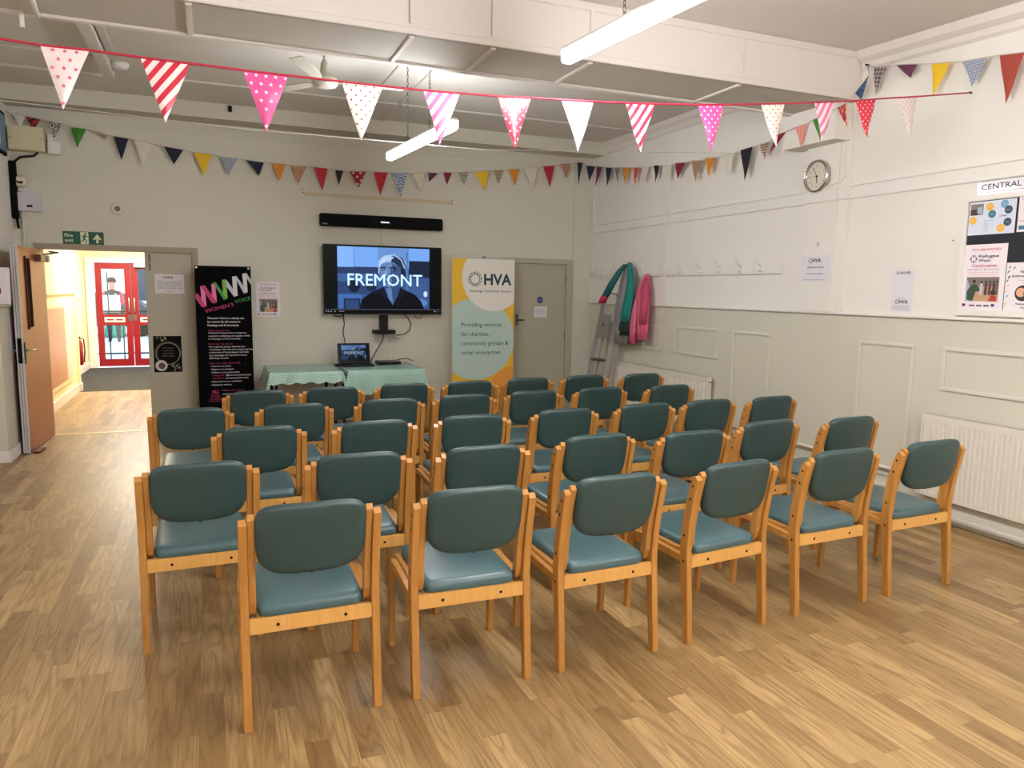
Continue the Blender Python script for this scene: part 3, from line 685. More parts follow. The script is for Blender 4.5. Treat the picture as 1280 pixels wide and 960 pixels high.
pts = [(-1.85, 3.6, 2.655), (-1.2, 3.61, 2.618)]
for k, a, b, tp in F: pts += [tuple(a), tuple(b)]
pts += [(4.93, 3.71, 3.044)]
mb = MB(); mb.tube(pts, .0055, M_RIB, 6); mb.build('string', t)
for i, (k, a, b, tp) in enumerate(F): flag(k, a, b, tp, t)
B = [('white edged',[-1.78,9.099,3.345],[-1.668,9.099,3.332],[-1.731,9.099,3.208]),('red and black',[-1.668,9.099,3.332],[-1.536,9.099,3.313],[-1.613,9.099,3.195]),('black and white',[-1.463,9.06,3.297],[-1.339,9.06,3.285],[-1.419,9.04,3.117]),
('green',[-1.27,9.099,3.263],[-1.129,9.099,3.256],[-1.224,9.099,3.055]),('beige',[-1.06,9.099,3.246],[-0.931,9.099,3.209],[-0.964,9.099,3.161]),('navy',[-0.879,9.099,3.206],[-0.738,9.099,3.193],[-0.815,9.099,2.963]),
('white',[-0.682,9.099,3.186],[-0.498,9.099,3.156],[-0.617,9.099,2.915]),('navy',[-0.4,9.099,3.143],[-0.202,9.099,3.122],[-0.304,9.099,2.956]),('yellow',[-0.097,9.099,3.105],[0.091,9.099,3.094],[-0.008,9.099,2.853]),
('blue check',[0.169,9.099,3.079],[0.354,9.099,3.072],[0.251,9.099,2.876]),('navy',[0.439,9.099,3.064],[0.637,9.099,3.05],[0.578,9.099,2.896]),('orange',[0.724,9.099,3.051],[0.874,9.099,3.05],[0.798,9.099,2.856]),
('brown check',[0.945,9.099,3.04],[1.107,9.099,3.037],[1.008,9.099,2.834]),('red',[1.189,9.099,3.043],[1.354,9.099,3.036],[1.285,9.099,2.769]),('black',[1.438,9.099,3.025],[1.532,9.099,3.026],[1.477,9.099,2.846]),
('red spot',[1.607,9.099,3.023],[1.804,9.099,3.034],[1.715,9.099,2.837]),('red',[1.895,9.099,3.038],[2.071,9.099,3.043],[1.975,9.099,2.76]),('blue pattern',[2.13,9.099,3.042],[2.32,9.099,3.051],[2.224,9.099,2.755]),
('cream',[2.371,9.099,3.056],[2.533,9.099,3.068],[2.482,9.099,2.835]),('plum',[2.574,9.099,3.08],[2.705,9.099,3.079],[2.59,9.099,2.968]),('maroon',[2.775,9.099,3.094],[2.886,9.099,3.102],[2.819,9.099,2.945]),
('black and white',[2.968,9.099,3.108],[3.099,9.099,3.121],[3.046,9.099,2.954]),('yellow',[3.185,9.099,3.134],[3.383,9.099,3.154],[3.324,9.099,2.905]),('brown stripe',[3.439,9.099,3.169],[3.572,9.099,3.183],[3.514,9.099,3.001]),
('orange',[3.653,9.099,3.195],[3.806,9.099,3.213],[3.747,9.099,2.996]),('white',[3.87,9.099,3.223],[4.065,9.099,3.248],[4.007,9.099,2.975]),('red',[4.143,9.099,3.272],[4.309,9.099,3.293],[4.248,9.099,3.005]),('brown check',[4.39,9.099,3.323],[4.557,9.099,3.34],[4.497,9.099,3.145]),
('navy',[4.64,9.08,3.355],[4.72,9.08,3.36],[4.665,9.08,3.07]),('navy',[4.76,9.05,3.32],[4.87,9.0,3.31],[4.80,9.03,3.11]),
('purple',[4.87,8.961,3.303],[4.87,8.804,3.276],[4.87,8.972,3.044]),('navy',[4.87,8.718,3.258],[4.87,8.55,3.229],[4.87,8.67,3.0]),('tartan',[4.87,8.468,3.219],[4.87,8.347,3.202],[4.87,8.415,3.026]),('orange',[4.87,8.276,3.192],[4.87,8.108,3.168],[4.87,8.227,2.973]),
('red pattern',[4.87,8.023,3.156],[4.87,7.891,3.137],[4.87,7.975,2.936]),('white',[4.87,7.844,3.134],[4.87,7.673,3.114],[4.87,7.776,2.918]),('black',[4.87,7.579,3.114],[4.87,7.458,3.1],[4.87,7.511,2.916]),('white',[4.87,7.359,3.077],[4.87,7.204,3.062],[4.87,7.265,2.882]),
('maroon',[4.87,7.139,3.076],[4.87,6.936,3.055],[4.87,7.096,2.904]),('brown check',[4.87,6.834,3.054],[4.87,6.661,3.033],[4.87,6.752,2.829]),('orange',[4.87,6.598,3.046],[4.87,6.434,3.028],[4.87,6.52,2.845]),('white',[4.87,6.313,3.025],[4.87,6.136,3.021],[4.87,6.195,2.802]),
('black',[4.87,6.039,3.036],[4.87,5.861,3.041],[4.87,5.954,2.732]),('brown stripe',[4.87,5.767,3.044],[4.87,5.632,3.049],[4.87,5.694,2.898]),('maroon',[4.74,5.42,3.05],[4.73,5.268,3.056],[4.75,5.478,2.891]),('coral',[4.72,5.15,3.067],[4.72,5.01,3.073],[4.72,5.066,2.885]),
('green',[4.72,4.95,3.09],[4.72,4.906,3.095],[4.72,4.85,2.895]),('red pattern',[4.72,4.69,3.13],[4.70,4.58,3.145],[4.72,4.587,2.965]),('blue',[4.80,4.60,3.233],[4.86,4.527,3.363],[4.82,4.552,3.173])]
t = thing('bunting', 'long bunting of mixed cotton flags along the back wall and round the corner', 'bunting')
M_STR = mat('white_string', (196, 188, 176), .8)
pts = [(-1.84, 9.1, 3.36)]
for k, a, b, tp in B: pts += [tuple(a), tuple(b)]
pts += [(4.90, 4.59, 3.45)]
mb = MB(); mb.tube(pts, .004, M_STR, 5); mb.build('string', t)
for k, a, b, tp in B: flag(k, a, b, tp, t, .01)
R3 = [('tartan',[4.87,4.498,3.412],[4.87,4.374,3.387],[4.87,4.469,3.196]),('plum',[4.87,4.294,3.375],[4.87,4.105,3.331],[4.87,4.157,3.245]),('yellow',[4.87,3.992,3.303],[4.87,3.84,3.274],[4.87,3.947,3.069]),
('blue check',[4.87,3.751,3.253],[4.87,3.568,3.234],[4.87,3.654,3.06]),('rust',[4.87,3.485,3.223],[4.87,3.32,3.196],[4.87,3.413,2.9]),('navy',[4.87,3.22,3.19],[4.87,3.05,3.18],[4.87,3.13,2.93]),('orange',[4.87,2.95,3.18],[4.87,2.78,3.175],[4.87,2.86,2.93])]
t = thing('bunting', 'short bunting with yellow and rust flags high on the right wall', 'bunting')
pts = [(4.90, 4.59, 3.45)]
for k, a, b, tp in R3: pts += [tuple(a), tuple(b)]
pts += [(4.92, 2.3, 3.2)]
mb = MB(); mb.tube(pts, .004, M_STR, 5); mb.build('string', t)
for k, a, b, tp in R3: flag(k, a, b, tp, t, .01)
mb = MB(); mb.tube([(4.935, 4.59, 3.455), (4.88, 4.59, 3.455)], .008, M_BLACK); mb.tube([(4.935, 3.71, 3.044), (4.915, 3.71, 3.044)], .007, M_BLACK)
tag(mb.build('nail'), 'dark nail in the right wall holding the bunting strings', 'nail')
mb = MB(); mb.tube([(XL, 5.9, 2.84), (0.3, 6.0, 2.80), (2.2, 6.05, 2.82), (XR, 6.1, 3.02)], .0025, M_WHITE, 5); tag(mb.build('cord'), 'thin white cord stretched across the room behind the front bunting', 'cord')

# ---------------------------------------------------------------- tube lights
M_TUBE = mat('tube_emitter', (255, 250, 246), .4, emit=9)
M_CAP = mat('translucent_cap', (240, 238, 236), .4, emit=.8)
def tube_light(p0, p1, label, chains, ztop, parent_only=False):
    p0, p1 = Vector(p0), Vector(p1); d = (p1-p0).normalized(); s = d.cross(Vector((0, 0, 1))).normalized()
    t = thing('tube_light', label, 'light', p0, 0, 'chain-hung tube lights')
    L = (p1-p0).length; M = Matrix((( s.x, d.x, 0, 0), (s.y, d.y, 0, 0), (s.z, d.z, 1, 0), (0, 0, 0, 1)))
    mb = MB(); mb.box((-.026, 0, .037), (.026, L, .055), M_WHITE, .004, M); mb.build('housing', t)
    mb = MB(); mb.prism([(-.030, .036), (-.034, -.01), (-.02, -.03), (.02, -.03), (.034, -.01), (.030, .036)], 'y', .015, L-.015, M_TUBE, M); outward(mb.build('diffuser', t))
    for ya, yb in ((-.004, .016), (L-.016, L+.004)):
        mb = MB(); mb.box((-.032, ya, -.028), (.032, yb, .048), M_CAP, .012, M); mb.build('end_cap', t)
    for c in chains:
        q = d*c; mb = MB(); z = .05; i = 0
        top = ztop - p0.z - .045
        while z < top:
            e = Vector((1, 0, 0)) if i % 2 else Vector((0, 1, 0))
            l, w = .028, .008
            ring = [Vector(q) + e*(w*math.cos(a)) + Vector((0, 0, z + l/2 + (l/2+.004)*math.sin(a))) for a in [2*PI*k/8 for k in range(9)]]
            mb.tube(ring, .0022, M_STEEL, 4, False); z += l; i += 1
        mb.build('chain', t)
    return t
TZ = 2.85
tube_light((1.60, 6.97, TZ), (1.735, 5.40, TZ), 'far lit tube light hanging on chains over the chairs', (.52, 1.05), CZ)
tube_light((1.775, 3.64, TZ), (1.94, 2.16, TZ), 'near lit tube light cut off by the top of the photo', (.5, 1.0), 3.47)
for x, y, w_ in ((1.95, .1, 'just behind the camera'), (3.9, -.6, 'behind the camera near the right wall'), (-.7, -1.6, 'behind the camera near the left wall'), (1.95, -3.2, 'at the rear end of the hall')):  # unseen fittings added behind the camera to fill and soften the light
    tube_light((x, y+.75, 2.85), (x, y-.75, 2.85), 'added fill tube light ' + w_, (.3, 1.2), max(3.22, 3.22+(y-.6+2.7)*.0484))

# ---------------------------------------------------------------- ceiling fan, trunking, boxes
t = thing('ceiling_fan', 'cream three-bladed ceiling fan hanging beyond the boxed beam', 'fan', (.884, 6.03, 3.2))
M_FAN = mat('cream_fan', (186, 181, 168), .5)
mb = MB(); mb.tube([(0, 0, .12), (0, 0, .38)], .012, M_FAN); mb.lathe([(.055, .36), (.05, .38), (.03, .33)][::-1], (0, 0, 0), (0, 0, 1), M_FAN); mb.build('rod', t)
mb = MB(); mb.lathe([(.03, .0), (.085, .01), (.10, .035), (.10, .06), (.07, .08), (.035, .10), (.03, .17), (.018, .2)], (0, 0, -.03), (0, 0, 1), M_FAN); mb.build('motor', t)
for an in (-3, 128, 243):
    mb = MB(); R_ = Matrix.Rotation(math.radians(an), 4, 'Z') @ Matrix.Rotation(math.radians(9), 4, 'X')
    mb.prism([(.10, -.018), (.2, -.04), (.58, -.052), (.60, -.04), (.60, .04), (.58, .052), (.2, .04), (.10, .018)], 'z', .01, .018, M_FAN, R_); outward(mb.build('blade', t))
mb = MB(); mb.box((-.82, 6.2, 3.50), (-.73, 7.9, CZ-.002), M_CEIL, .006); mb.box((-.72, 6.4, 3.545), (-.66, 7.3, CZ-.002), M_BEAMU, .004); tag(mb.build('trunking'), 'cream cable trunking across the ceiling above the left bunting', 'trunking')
t = thing('smoke_detector', 'round white smoke detector at the end of the ceiling trunking', 'smoke detector', (-.66, 7.62, CZ))
mb = MB(); mb.lathe([(.075, 0), (.075, -.02), (.055, -.045), (.02, -.05)], (0, 0, 0), (0, 0, 1), M_WHITE); mb.build('body', t)
mb = MB(); mb.tube([(-.08, -.02, -.03), (-.11, .02, -.05), (-.07, .08, -.04)], .01, M_BLACK); mb.build('cable', t)
mb = MB(); mb.box((-.95, 5.19, 3.10), (-.93, 5.21, 3.2), M_TRIM); mb.tube([(-.82, 4.75, 3.175), (-.86, 5.2, 3.175)], .014, M_TRIM); tag(mb.build('conduit'), 'short white conduit under the boxed beam at top left', 'conduit')
mb = MB(); mb.box((.26, 8.74, 3.50), (.30, 8.78, 3.56), M_BLACK, .004); tag(mb.build('hook'), 'small black hook on the back beam above the yellow flag', 'hook')
t = thing('wall_box', 'cream electrical box in the top left corner under the bunting', 'electrical box', (-1.8, 9.0, 2.98))
mb = MB(); mb.box((-.02, -.0, 0), (.29, .165, .235), mat('cream_box', (208, 202, 170), .5), .006); mb.build('case', t)
mb = MB()
for x, z in ((0, .12), (.27, .12)): mb.lathe([(.006, 0), (.006, .003)], (x, 0, z), (0, -1, 0), M_STEEL, 8)
mb.build('screw', t)
t = thing('wall_box', 'small white switch box fixed beside the cream electrical box', 'electrical box', (-1.49, 9.08, 2.97))
mb = MB(); mb.box((0, 0, 0), (.11, .09, .13), M_WHITE, .006); mb.build('case', t); mb = MB(); mb.box((.0, .02, .135), (.05, .09, .2), M_WHITE, .005); mb.build('upper_case', t)
mb = MB(); mb.tube([(-1.58, 9.1, 2.98), (-1.62, 9.1, 2.94), (-1.74, 9.1, 2.92), (-1.80, 9.12, 2.87)], .012, M_BLACK); mb.tube([(-1.81, 9.13, 2.30), (-1.80, 9.13, 2.2)], .012, M_BLACK)
tag(mb.build('cable'), 'black cable curving down from the cream box to the trunking', 'cable')
mb = MB(); mb.box((-1.848, 9.09, 2.30), (-1.79, 9.165, 2.88), M_BLACKM, .006); tag(mb.build('trunking'), 'black vertical trunking in the left back corner', 'trunking')
t = thing('alarm_sounder', 'small cream alarm sounder between the two wall boxes at left', 'alarm', (-1.76, D, 2.69))
mb = MB(); mb.lathe([(.05, 0), (.05, .04), (.035, .06)], (0, 0, 0), (0, -1, 0), M_COCO); mb.box((-.045, -.06, -.06), (.045, 0, .0), M_COCO, .01); mb.build('body', t)
t = thing('wall_box', 'white square control box with black label above the exit door', 'electrical box', (-1.79, 9.10, 2.38))
mb = MB(); mb.box((0, 0, 0), (.21, .07, .20), mat('lilac_white', (200, 196, 202), .5), .006); mb.build('case', t)
mb = MB(); mb.box((.08, -.002, .04), (.13, 0, .065), M_BLACK); mb.box((0.01, -.002, .19), (.04, 0, .195), M_BLACK); mb.build('display', t)
mb = MB(); mb.box((-1.77, 9.14, 2.05), (-1.745, D, 2.38), M_DTRIM, .003); tag(mb.build('conduit'), 'thin cream conduit from white control box down to the door frame', 'conduit')
t = thing('wall_sensor', 'small round cream sensor on the back wall above the exit sign', 'sensor', (-.884, D, 2.454))
mb = MB(); mb.lathe([(.068, 0), (.068, .012), (.05, .02)], (0, 0, 0), (0, -1, 0), M_COCO); mb.build('rim', t); mb = MB(); mb.lathe([(.028, .02), (.02, .028)], (0, 0, 0), (0, -1, 0), M_STEEL); mb.build('lens', t)
# left wall picture and paper bag, hanging paper
t = thing('framed_picture', 'dark framed picture high on the left wall at the photo edge', 'picture', (-1.845, 8.7, 2.9))
mb = MB(); mb.box((0, -.3, 0), (.02, .28, .42), M_BLACKM, .004); mb.build('frame', t); f = Flat((.022, -.27, .03), (0, 1, 0), (0, 0, 1)); f.rect(0, 0, .52, .36, mat('blue_print', (96, 126, 150), .5)); f.rect(.05, .05, .3, .2, M_PAPER, 2); f.build('print', t)
t = thing('paper_bag', 'white paper bag with red print standing on the left ledge', 'bag', (-1.79, 8.02, 1.447))
mb = MB(); mb.prism([(-.055, 0), (.10, 0), (.105, .33), (-.05, .33)], 'y', -.07, .05, M_PAPER); outward(mb.build('bag_body', t))
f = Flat((-.055, -.071, 0), (1, 0, 0), (0, 0, 1)); f.disc(.05, .12, .06, M_RED, 1); f.ring(.05, .19, .03, .036, M_INK, 2); f.build('print', t)
mb = MB(); mb.tube([(-.02, -.07, .31), (0.0, -.075, .45), (.03, -.072, .5), (.05, -.07, .31)], .005, M_PAPER); mb.build('handle', t)
f = Flat((-1.748, 8.15, .95), (0, 1, 0), (0, 0, 1)); f.N = Vector((1, 0, 0)); f.poly([(0, .1), (.05, 0), (.25, .02), (.22, .35), (.02, .38)], M_PAPER, 2); tag(f.build('paper_sheet'), 'curled white paper hanging on the ledge beside the open door', 'paper')

# ---------------------------------------------------------------- signs and posters
def hva(f, u, v, h, m=None, l=2, mk=None):
    """ring of little figures then HVA"""
    m = m or M_NAVY; mk = mk or m; r = h*.52
    f.ring(u, v+h/2, r*.72, r*.86, mk, l, 20)
    for i in range(12):
        a = 2*PI*i/12; p = (u+r*.8*math.cos(a), v+h/2+r*.8*math.sin(a)); q = (u+r*1.2*math.cos(a), v+h/2+r*1.2*math.sin(a)); f.line(p, q, h*.07, mk, l)
        for s in (-.16, .16): f.line((u+r*1.1*math.cos(a), v+h/2+r*1.1*math.sin(a)), (u+r*1.33*math.cos(a+s), v+h/2+r*1.33*math.sin(a+s)), h*.06, mk, l)
    f.text('HVA', u+r*1.5, v, h, m, l+1, bold=.03)
M_GREEN = mat('sign_green', (16, 84, 64), .4); M_LUM = mat('sign_cream', (232, 234, 204), .5)
t = thing('exit_sign', 'green fire exit sign with running figure and arrow above the double door', 'sign', (-1.416, D, 2.058))
mb = MB(); mb.box((0, -.006, 0), (.385, 0, .138), M_GREEN, .001); mb.build('panel', t)
f = Flat((0, -.007, 0), (1, 0, 0), (0, 0, 1))
f.text('Fire', .02, .078, .036, M_LUM, 1, bold=.02); f.text('exit', .02, .026, .036, M_LUM, 1, bold=.02)
f.rect(.165, .006, .24, .132, M_LUM, 1)
f.disc(.214, .112, .011, M_GREEN, 2); f.line((.208, .1), (.196, .062), .018, M_GREEN, 2); f.line((.208, .098), (.228, .08), .008, M_GREEN, 3); f.line((.228, .08), (.236, .09), .007, M_GREEN, 3); f.line((.206, .098), (.184, .09), .008, M_GREEN, 3); f.line((.184, .09), (.178, .074), .007, M_GREEN, 3)
f.line((.196, .064), (.218, .046), .011, M_GREEN, 3); f.line((.218, .048), (.221, .016), .01, M_GREEN, 3); f.line((.196, .066), (.188, .036), .011, M_GREEN, 3); f.line((.188, .038), (.168, .034), .009, M_GREEN, 3)
f.rect(.312, .02, .334, .08, M_LUM, 1); f.poly([(.28, .055), (.323, .115), (.366, .055), (.366, .078), (.323, .128), (.28, .078)][0:3] + [(.345, .055), (.323, .085), (.301, .055)], M_LUM, 2)
f.build('lettering', t)
# notice on the grey leaf
t = thing('notice', 'white logo notice taped to the grey half of the double door', 'notice', (-.553, D, 1.548))
f = Flat((0, -.003, 0), (1, 0, 0), (0, 0, 1)); f.rect(0, 0, .30, .215, M_PAPER, 0); f.build('sheet', t)
f = Flat((0, -.003, 0), (1, 0, 0), (0, 0, 1)); hva(f, .10, .165, .026, M_INK)
for i, s in enumerate(('WHEN LEAVING PLEASE ENSURE THIS', 'DOOR IS CLOSED AND LIGHTS ARE OFF', 'AND ALL CHAIRS ARE PUT AWAY', 'PLEASE KEEP THIS AREA CLEAR')): f.text(s, .15, .125-i*.024, .012, M_INK, 2, width=.25, align='c', bold=.01)
f.text('THANK YOU', .15, .022, .011, M_INK, 2, align='c', bold=.01); f.build('lettering', t)
# black poster with ring
t = thing('poster', 'dark poster with gold ring and white flower on the grey door leaf', 'poster', (-.598, D, .66))
f = Flat((0, -.003, 0), (1, 0, 0), (0, 0, 1)); f.rect(0, 0, .29, .41, M_BLACKM, 0); f.build('sheet', t)
f = Flat((0, -.003, 0), (1, 0, 0), (0, 0, 1)); M_GOLD = mat('dull_gold', (150, 142, 120), .4, metal=.3)
f.ring(.15, .21, .118, .124, M_GOLD, 1, 36); f.ring(.146, .215, .128, .131, M_GOLD, 1, 36)
f.disc(.075, .075, .062, mat('pale_petals', (196, 190, 188), .6), 2); f.disc(.08, .072, .035, mat('dark_petals', (72, 58, 62), .6), 3)
random.seed(3)
for i in range(16): f.disc(random.uniform(.18, .28), random.uniform(.02, .09), random.uniform(.005, .010), M_GOLD, 2, 8)
for i in range(12): f.disc(random.uniform(.01, .13), random.uniform(.35, .40), random.uniform(.004, .010), M_GOLD, 2, 8)
for i, s in enumerate(('join us to celebrate', 'an evening of music', 'food and friendship', 'everyone is welcome')): f.text(s, .15, .27-i*.03, .010, M_GOLD, 2, align='c')
f.build('lettering', t)
t = thing('door_sign', 'round blue mandatory sign on the grey corner door', 'sign', (4.168, D, 1.515))
mb = MB(); mb.lathe([(.045, 0), (.045, .003)], (0, 0, 0), (0, -1, 0), mat('sign_blue', (28, 34, 128), .4)); mb.build('disc', t)
f = Flat((0, -.0035, 0), (1, 0, 0), (0, 0, 1)); f.text('Fire door', 0, .003, .010, M_WHITE, 1, align='c'); f.text('keep shut', 0, -.014, .010, M_WHITE, 1, align='c'); f.build('lettering', t)
t = thing('notice', 'small white notice under the round blue sign on the corner door', 'notice', (4.085, D, 1.28))
f = Flat((0, -.003, 0), (1, 0, 0), (0, 0, 1)); f.rect(0, 0, .19, .145, M_PAPER, 0); f.build('sheet', t)
f = Flat((0, -.003, 0), (1, 0, 0), (0, 0, 1))
for i, s in enumerate(('PRIVATE', 'KITCHEN STAFF ONLY', 'PLEASE KEEP CLOSED')): f.text(s, .095, .10-i*.025, .011, M_INK, 1, width=.13, align='c')
f.build('lettering', t)

M_PINKT = mat('poster_pink', (196, 70, 92), .6)
def refugee_poster(O, U, N, w, h, label):
    t = thing('poster', label, 'poster', O)
    def fl():
        f = Flat(Vector(N)*.002, U, (0, 0, 1)); return f
    f = fl(); f.rect(0, 0, w, h, mat('poster_white', (232, 222, 228), .45), 0); f.build('sheet', t)
    f = fl()
    f.text('YOU ARE INVITED!', w*.52, h*.905, h*.032, M_PINKT, 2, width=w*.68, align='c', bold=.01)
    for i in range(8):
        a = 2*PI*i/8; f.disc(w*.24+w*.065*math.cos(a), h*.78+w*.065*math.sin(a), w*(.014 if i % 2 else .02), M_INK, 2, 8)
        f.disc(w*.24+w*.085*math.cos(a+.3), h*.78+w*.085*math.sin(a+.3), w*.009, M_INK, 2, 6)
    f.text('Refugee', w*.36, h*.80, h*.042, M_INK, 2, width=w*.46, bold=.02); f.text('Week', w*.36, h*.735, h*.042, M_INK, 2, width=w*.28, bold=.02)
    f.text('Celebration', w*.50, h*.655, h*.044, M_PINKT, 2, width=w*.58, align='c', bold=.01)
    f.text('Friday 20 June, 17 - 8pm, Central Hall', w*.48, h*.61, h*.018, M_INK, 2, width=w*.72, align='c'); f.text('music, dancing, food and crafts from around the world', w*.48, h*.565, h*.014, M_PINKT, 2, width=w*.72, align='c'); f.text('all are welcome at this free community event', w*.48, h*.53, h*.014, M_PINKT, 2, width=w*.7, align='c')
    for i, c in enumerate(((70, 20, 40), (150, 60, 80), (90, 90, 110), (60, 90, 110), (50, 60, 110))):
        f.rect(w*(.06+.17*i), h*.05, w*(.06+.17*i+(.08 if i in (0, 4) else .13)), h*(.09 if i in (0, 4) else .075), mat('logo_%d_ink' % i, c, .6), 2)
    f.build('lettering', t)
    f = fl(); x0, y0, x1, y1 = w*.12, h*.13, w*.88, h*.50; W, Hh = x1-x0, y1-y0
    f.rect(x0, y0, x1, y1, mat('photo_tan', (186, 150, 112), .5), 2)
    f.rect(x0, y0+Hh*.62, x1, y1, mat('photo_grey', (120, 108, 100), .5), 3)
    f.poly([(x0, y0), (x0+W*.12, y0), (x0+W*.22, y0+Hh*.35), (x0, y0+Hh*.95)], mat('photo_blue', (160, 176, 190), .5), 4)
    f.poly([(x0+W*.06, y0+Hh*.05), (x0+W*.24, y0), (x0+W*.32, y0+Hh*.4), (x0+W*.45, y0+Hh*.42), (x0+W*.44, y0+Hh*.52), (x0+W*.3, y0+Hh*.72), (x0+W*.15, y0+Hh*.66), (x0+W*.04, y0+Hh*.4)], mat('photo_green', (44, 66, 48), .5), 5)
    f.disc(x0+W*.25, y0+Hh*.82, W*.055, mat('photo_dark', (44, 34, 32), .5), 6, 12)
    for i, (px, c) in enumerate(((.48, (190, 186, 206)), (.62, (64, 50, 54)), (.74, (96, 60, 50)), (.86, (58, 44, 46)), (.95, (110, 84, 70)))):
        f.poly([(x0+W*(px-.05), y0+Hh*.28), (x0+W*(px+.04), y0+Hh*.25), (x0+W*(px+.045), y0+Hh*.72), (x0+W*(px-.03), y0+Hh*.75)], mat('photo_fig_%d_ink' % i, c, .5), 5); f.disc(x0+W*px, y0+Hh*.8, W*.035, mat('photo_dark', (44, 34, 32)), 6, 10)
    f.poly([(x0+W*.72, y0), (x0+W*.97, y0), (x0+W*.95, y0+Hh*.22), (x0+W*.8, y0+Hh*.26)], mat('photo_red', (176, 52, 50), .5), 7); f.disc(x0+W*.86, y0+Hh*.36, W*.075, mat('photo_dark', (44, 34, 32)), 8, 12)
    f.build('photo', t); return t
refugee_poster((.512, D, 1.29), (1, 0, 0), (0, -1, 0), .27, .41, 'small celebration poster on back wall beside the black banner')
# right wall posters: viewer's right is -Y
def rw(y, z): return (XR, y, z)
UR, NR = (0, -1, 0), (-1, 0, 0)
t = thing('notice', 'lilac-white logo notice on the white pilaster beneath the clock', 'notice', (XR-.045, 5.15, 1.755))
f = Flat((-.003, 0, 0), UR, (0, 0, 1)); f.rect(0, 0, .32, .225, M_PAPER, 0); f.build('sheet', t)
f = Flat((-.003, 0, 0), UR, (0, 0, 1)); hva(f, .10, .165, .034, M_INK); f.text('THIS WAY: ACCESS', .16, .115, .014, M_INK, 2, width=.19, align='c', bold=.02); f.text('Private: Basement', .16, .062, .013, M_INK, 2, width=.19, align='c'); f.text('www.hastingsvoluntaryaction.org.uk', .15, .012, .008, M_INK, 2, width=.25, align='c'); f.build('lettering', t)
mb = MB(); mb.lathe([(.012, 0), (.012, .02), (.018, .03)], (XR-.045, 4.98, 2.075), (-1, 0, 0), M_WHITE, 12); tag(mb.build('hook'), 'small white knob on the pilaster above the logo notice', 'hook')
t = thing('notice', 'tall white notice headed scan me standing on the dado rail', 'notice', (XR, 4.235, 1.515))
f = Flat((-.003, 0, 0), UR, (0, 0, 1)); f.rect(0, 0, .195, .33, M_PAPER, 0); f.build('sheet', t)
f = Flat((-.003, 0, 0), UR, (0, 0, 1)); f.text('SCAN ME!', .10, .292, .020, M_INK, 2, width=.125, align='c', bold=.02); f.text('Visit us online', .10, .108, .007, M_INK, 2, align='c'); hva(f, .06, .068, .028, M_INK); f.text('Hastings Voluntary Action supports local groups', .098, .045, .007, M_INK, 2, width=.15, align='c'); f.text('and charities across the town', .098, .033, .007, M_INK, 2, width=.15, align='c'); f.text('with advice and training', .098, .02, .008, M_INK, 2, width=.15, align='c'); f.build('lettering', t)
# notice board
t = thing('notice_board', 'wall noticeboard with dark felt and white frame at the right edge', 'noticeboard', (XR, 3.68, 1.51))
mb = MB(); L_ = 1.45
for a, b in (((-.03, -L_, 0), (0, 0, .045)), ((-.03, -L_, .785), (0, 0, .825)), ((-.03, -.04, .045), (0, 0, .785)), ((-.03, -L_, .045), (0, -L_+.04, .785))): mb.box(a, b, M_TRIM, .004)
mb.build('frame', t); mb = MB(); mb.box((-.012, -L_+.03, .04), (-.002, -.03, .79), mat('navy_felt', (30, 32, 40), .9)); mb.build('felt', t)
XB = XR-.014
refugee_poster((XB, 3.645, 1.555), UR, NR, .305, .445, 'celebration poster with crowd photo pinned on the dark noticeboard')
t = thing('poster', 'pale blue poster with yellow and teal circles, top of the noticeboard', 'poster', (XB, 3.635, 2.065))
f = Flat((-.002, 0, 0), UR, (0, 0, 1)); f.rect(0, 0, .325, .225, mat('pale_blue_paper', (206, 212, 228), .4), 0); f.build('sheet', t)
f = Flat((-.002, 0, 0), UR, (0, 0, 1)); CY, CT, CB, CD = mat('circle_yellow', (226, 176, 60), .5), mat('circle_teal', (44, 110, 132), .5), mat('circle_blue', (112, 154, 190), .5), mat('circle_dark', (34, 64, 80), .5)
f.rect(.01, .135, .10, .21, mat('photo_grey', (120, 108, 100)), 1); f.rect(.01, .135, .06, .175, mat('photo_dark', (44, 34, 32)), 2); f.poly([(.05, .15), (.095, .14), (.09, .19), (.06, .185)], mat('photo_blue', (160, 176, 190)), 2)
for u, v, m_ in ((.145, .185, CY), (.165, .135, CT), (.032, .10, CY), (.245, .195, CB), (.275, .155, CD), (.275, .075, CD), (.232, .038, CY)): f.disc(u, v, .027, m_, 2, 20); f.text('join in', u, v-.003, .007, M_PAPER, 3, align='c')
f.text('Our services', .115, .09, .008, M_INK, 2)
for i, s in enumerate(('Advice', 'Training', 'Funding', 'Groups', 'Events')): f.text(s, .115, .074-i*.012, .006, M_INK, 2)
hva(f, .225, .112, .012, M_INK); f.build('lettering', t)
t = thing('poster', 'pink-white leaflet with blue band in the noticeboard top row', 'poster', (XB, 3.295, 2.068))
f = Flat((-.002, 0, 0), UR, (0, 0, 1)); f.rect(0, 0, .30, .235, mat('pinkish_paper', (228, 214, 216), .4), 0); f.build('sheet', t)
f = Flat((-.002, 0, 0), UR, (0, 0, 1)); f.rect(.01, .015, .29, .04, CT, 1); f.text('Monday to Friday', .04, .165, .014, M_INK, 2); f.text('drop in and say hello', .05, .10, .011, M_PINKT, 2); f.text('Information and support', .02, .205, .008, M_INK, 2); f.text('10am until 4pm', .02, .065, .010, M_INK, 2); f.build('lettering', t)
t = thing('poster', 'white flyer with leaf border and round food photo, lower noticeboard', 'poster', (XB, 3.335, 1.55))
f = Flat((-.002, 0, 0), UR, (0, 0, 1)); f.rect(0, 0, .30, .32, mat('flyer_white', (232, 226, 230), .4), 0); f.build('sheet', t)
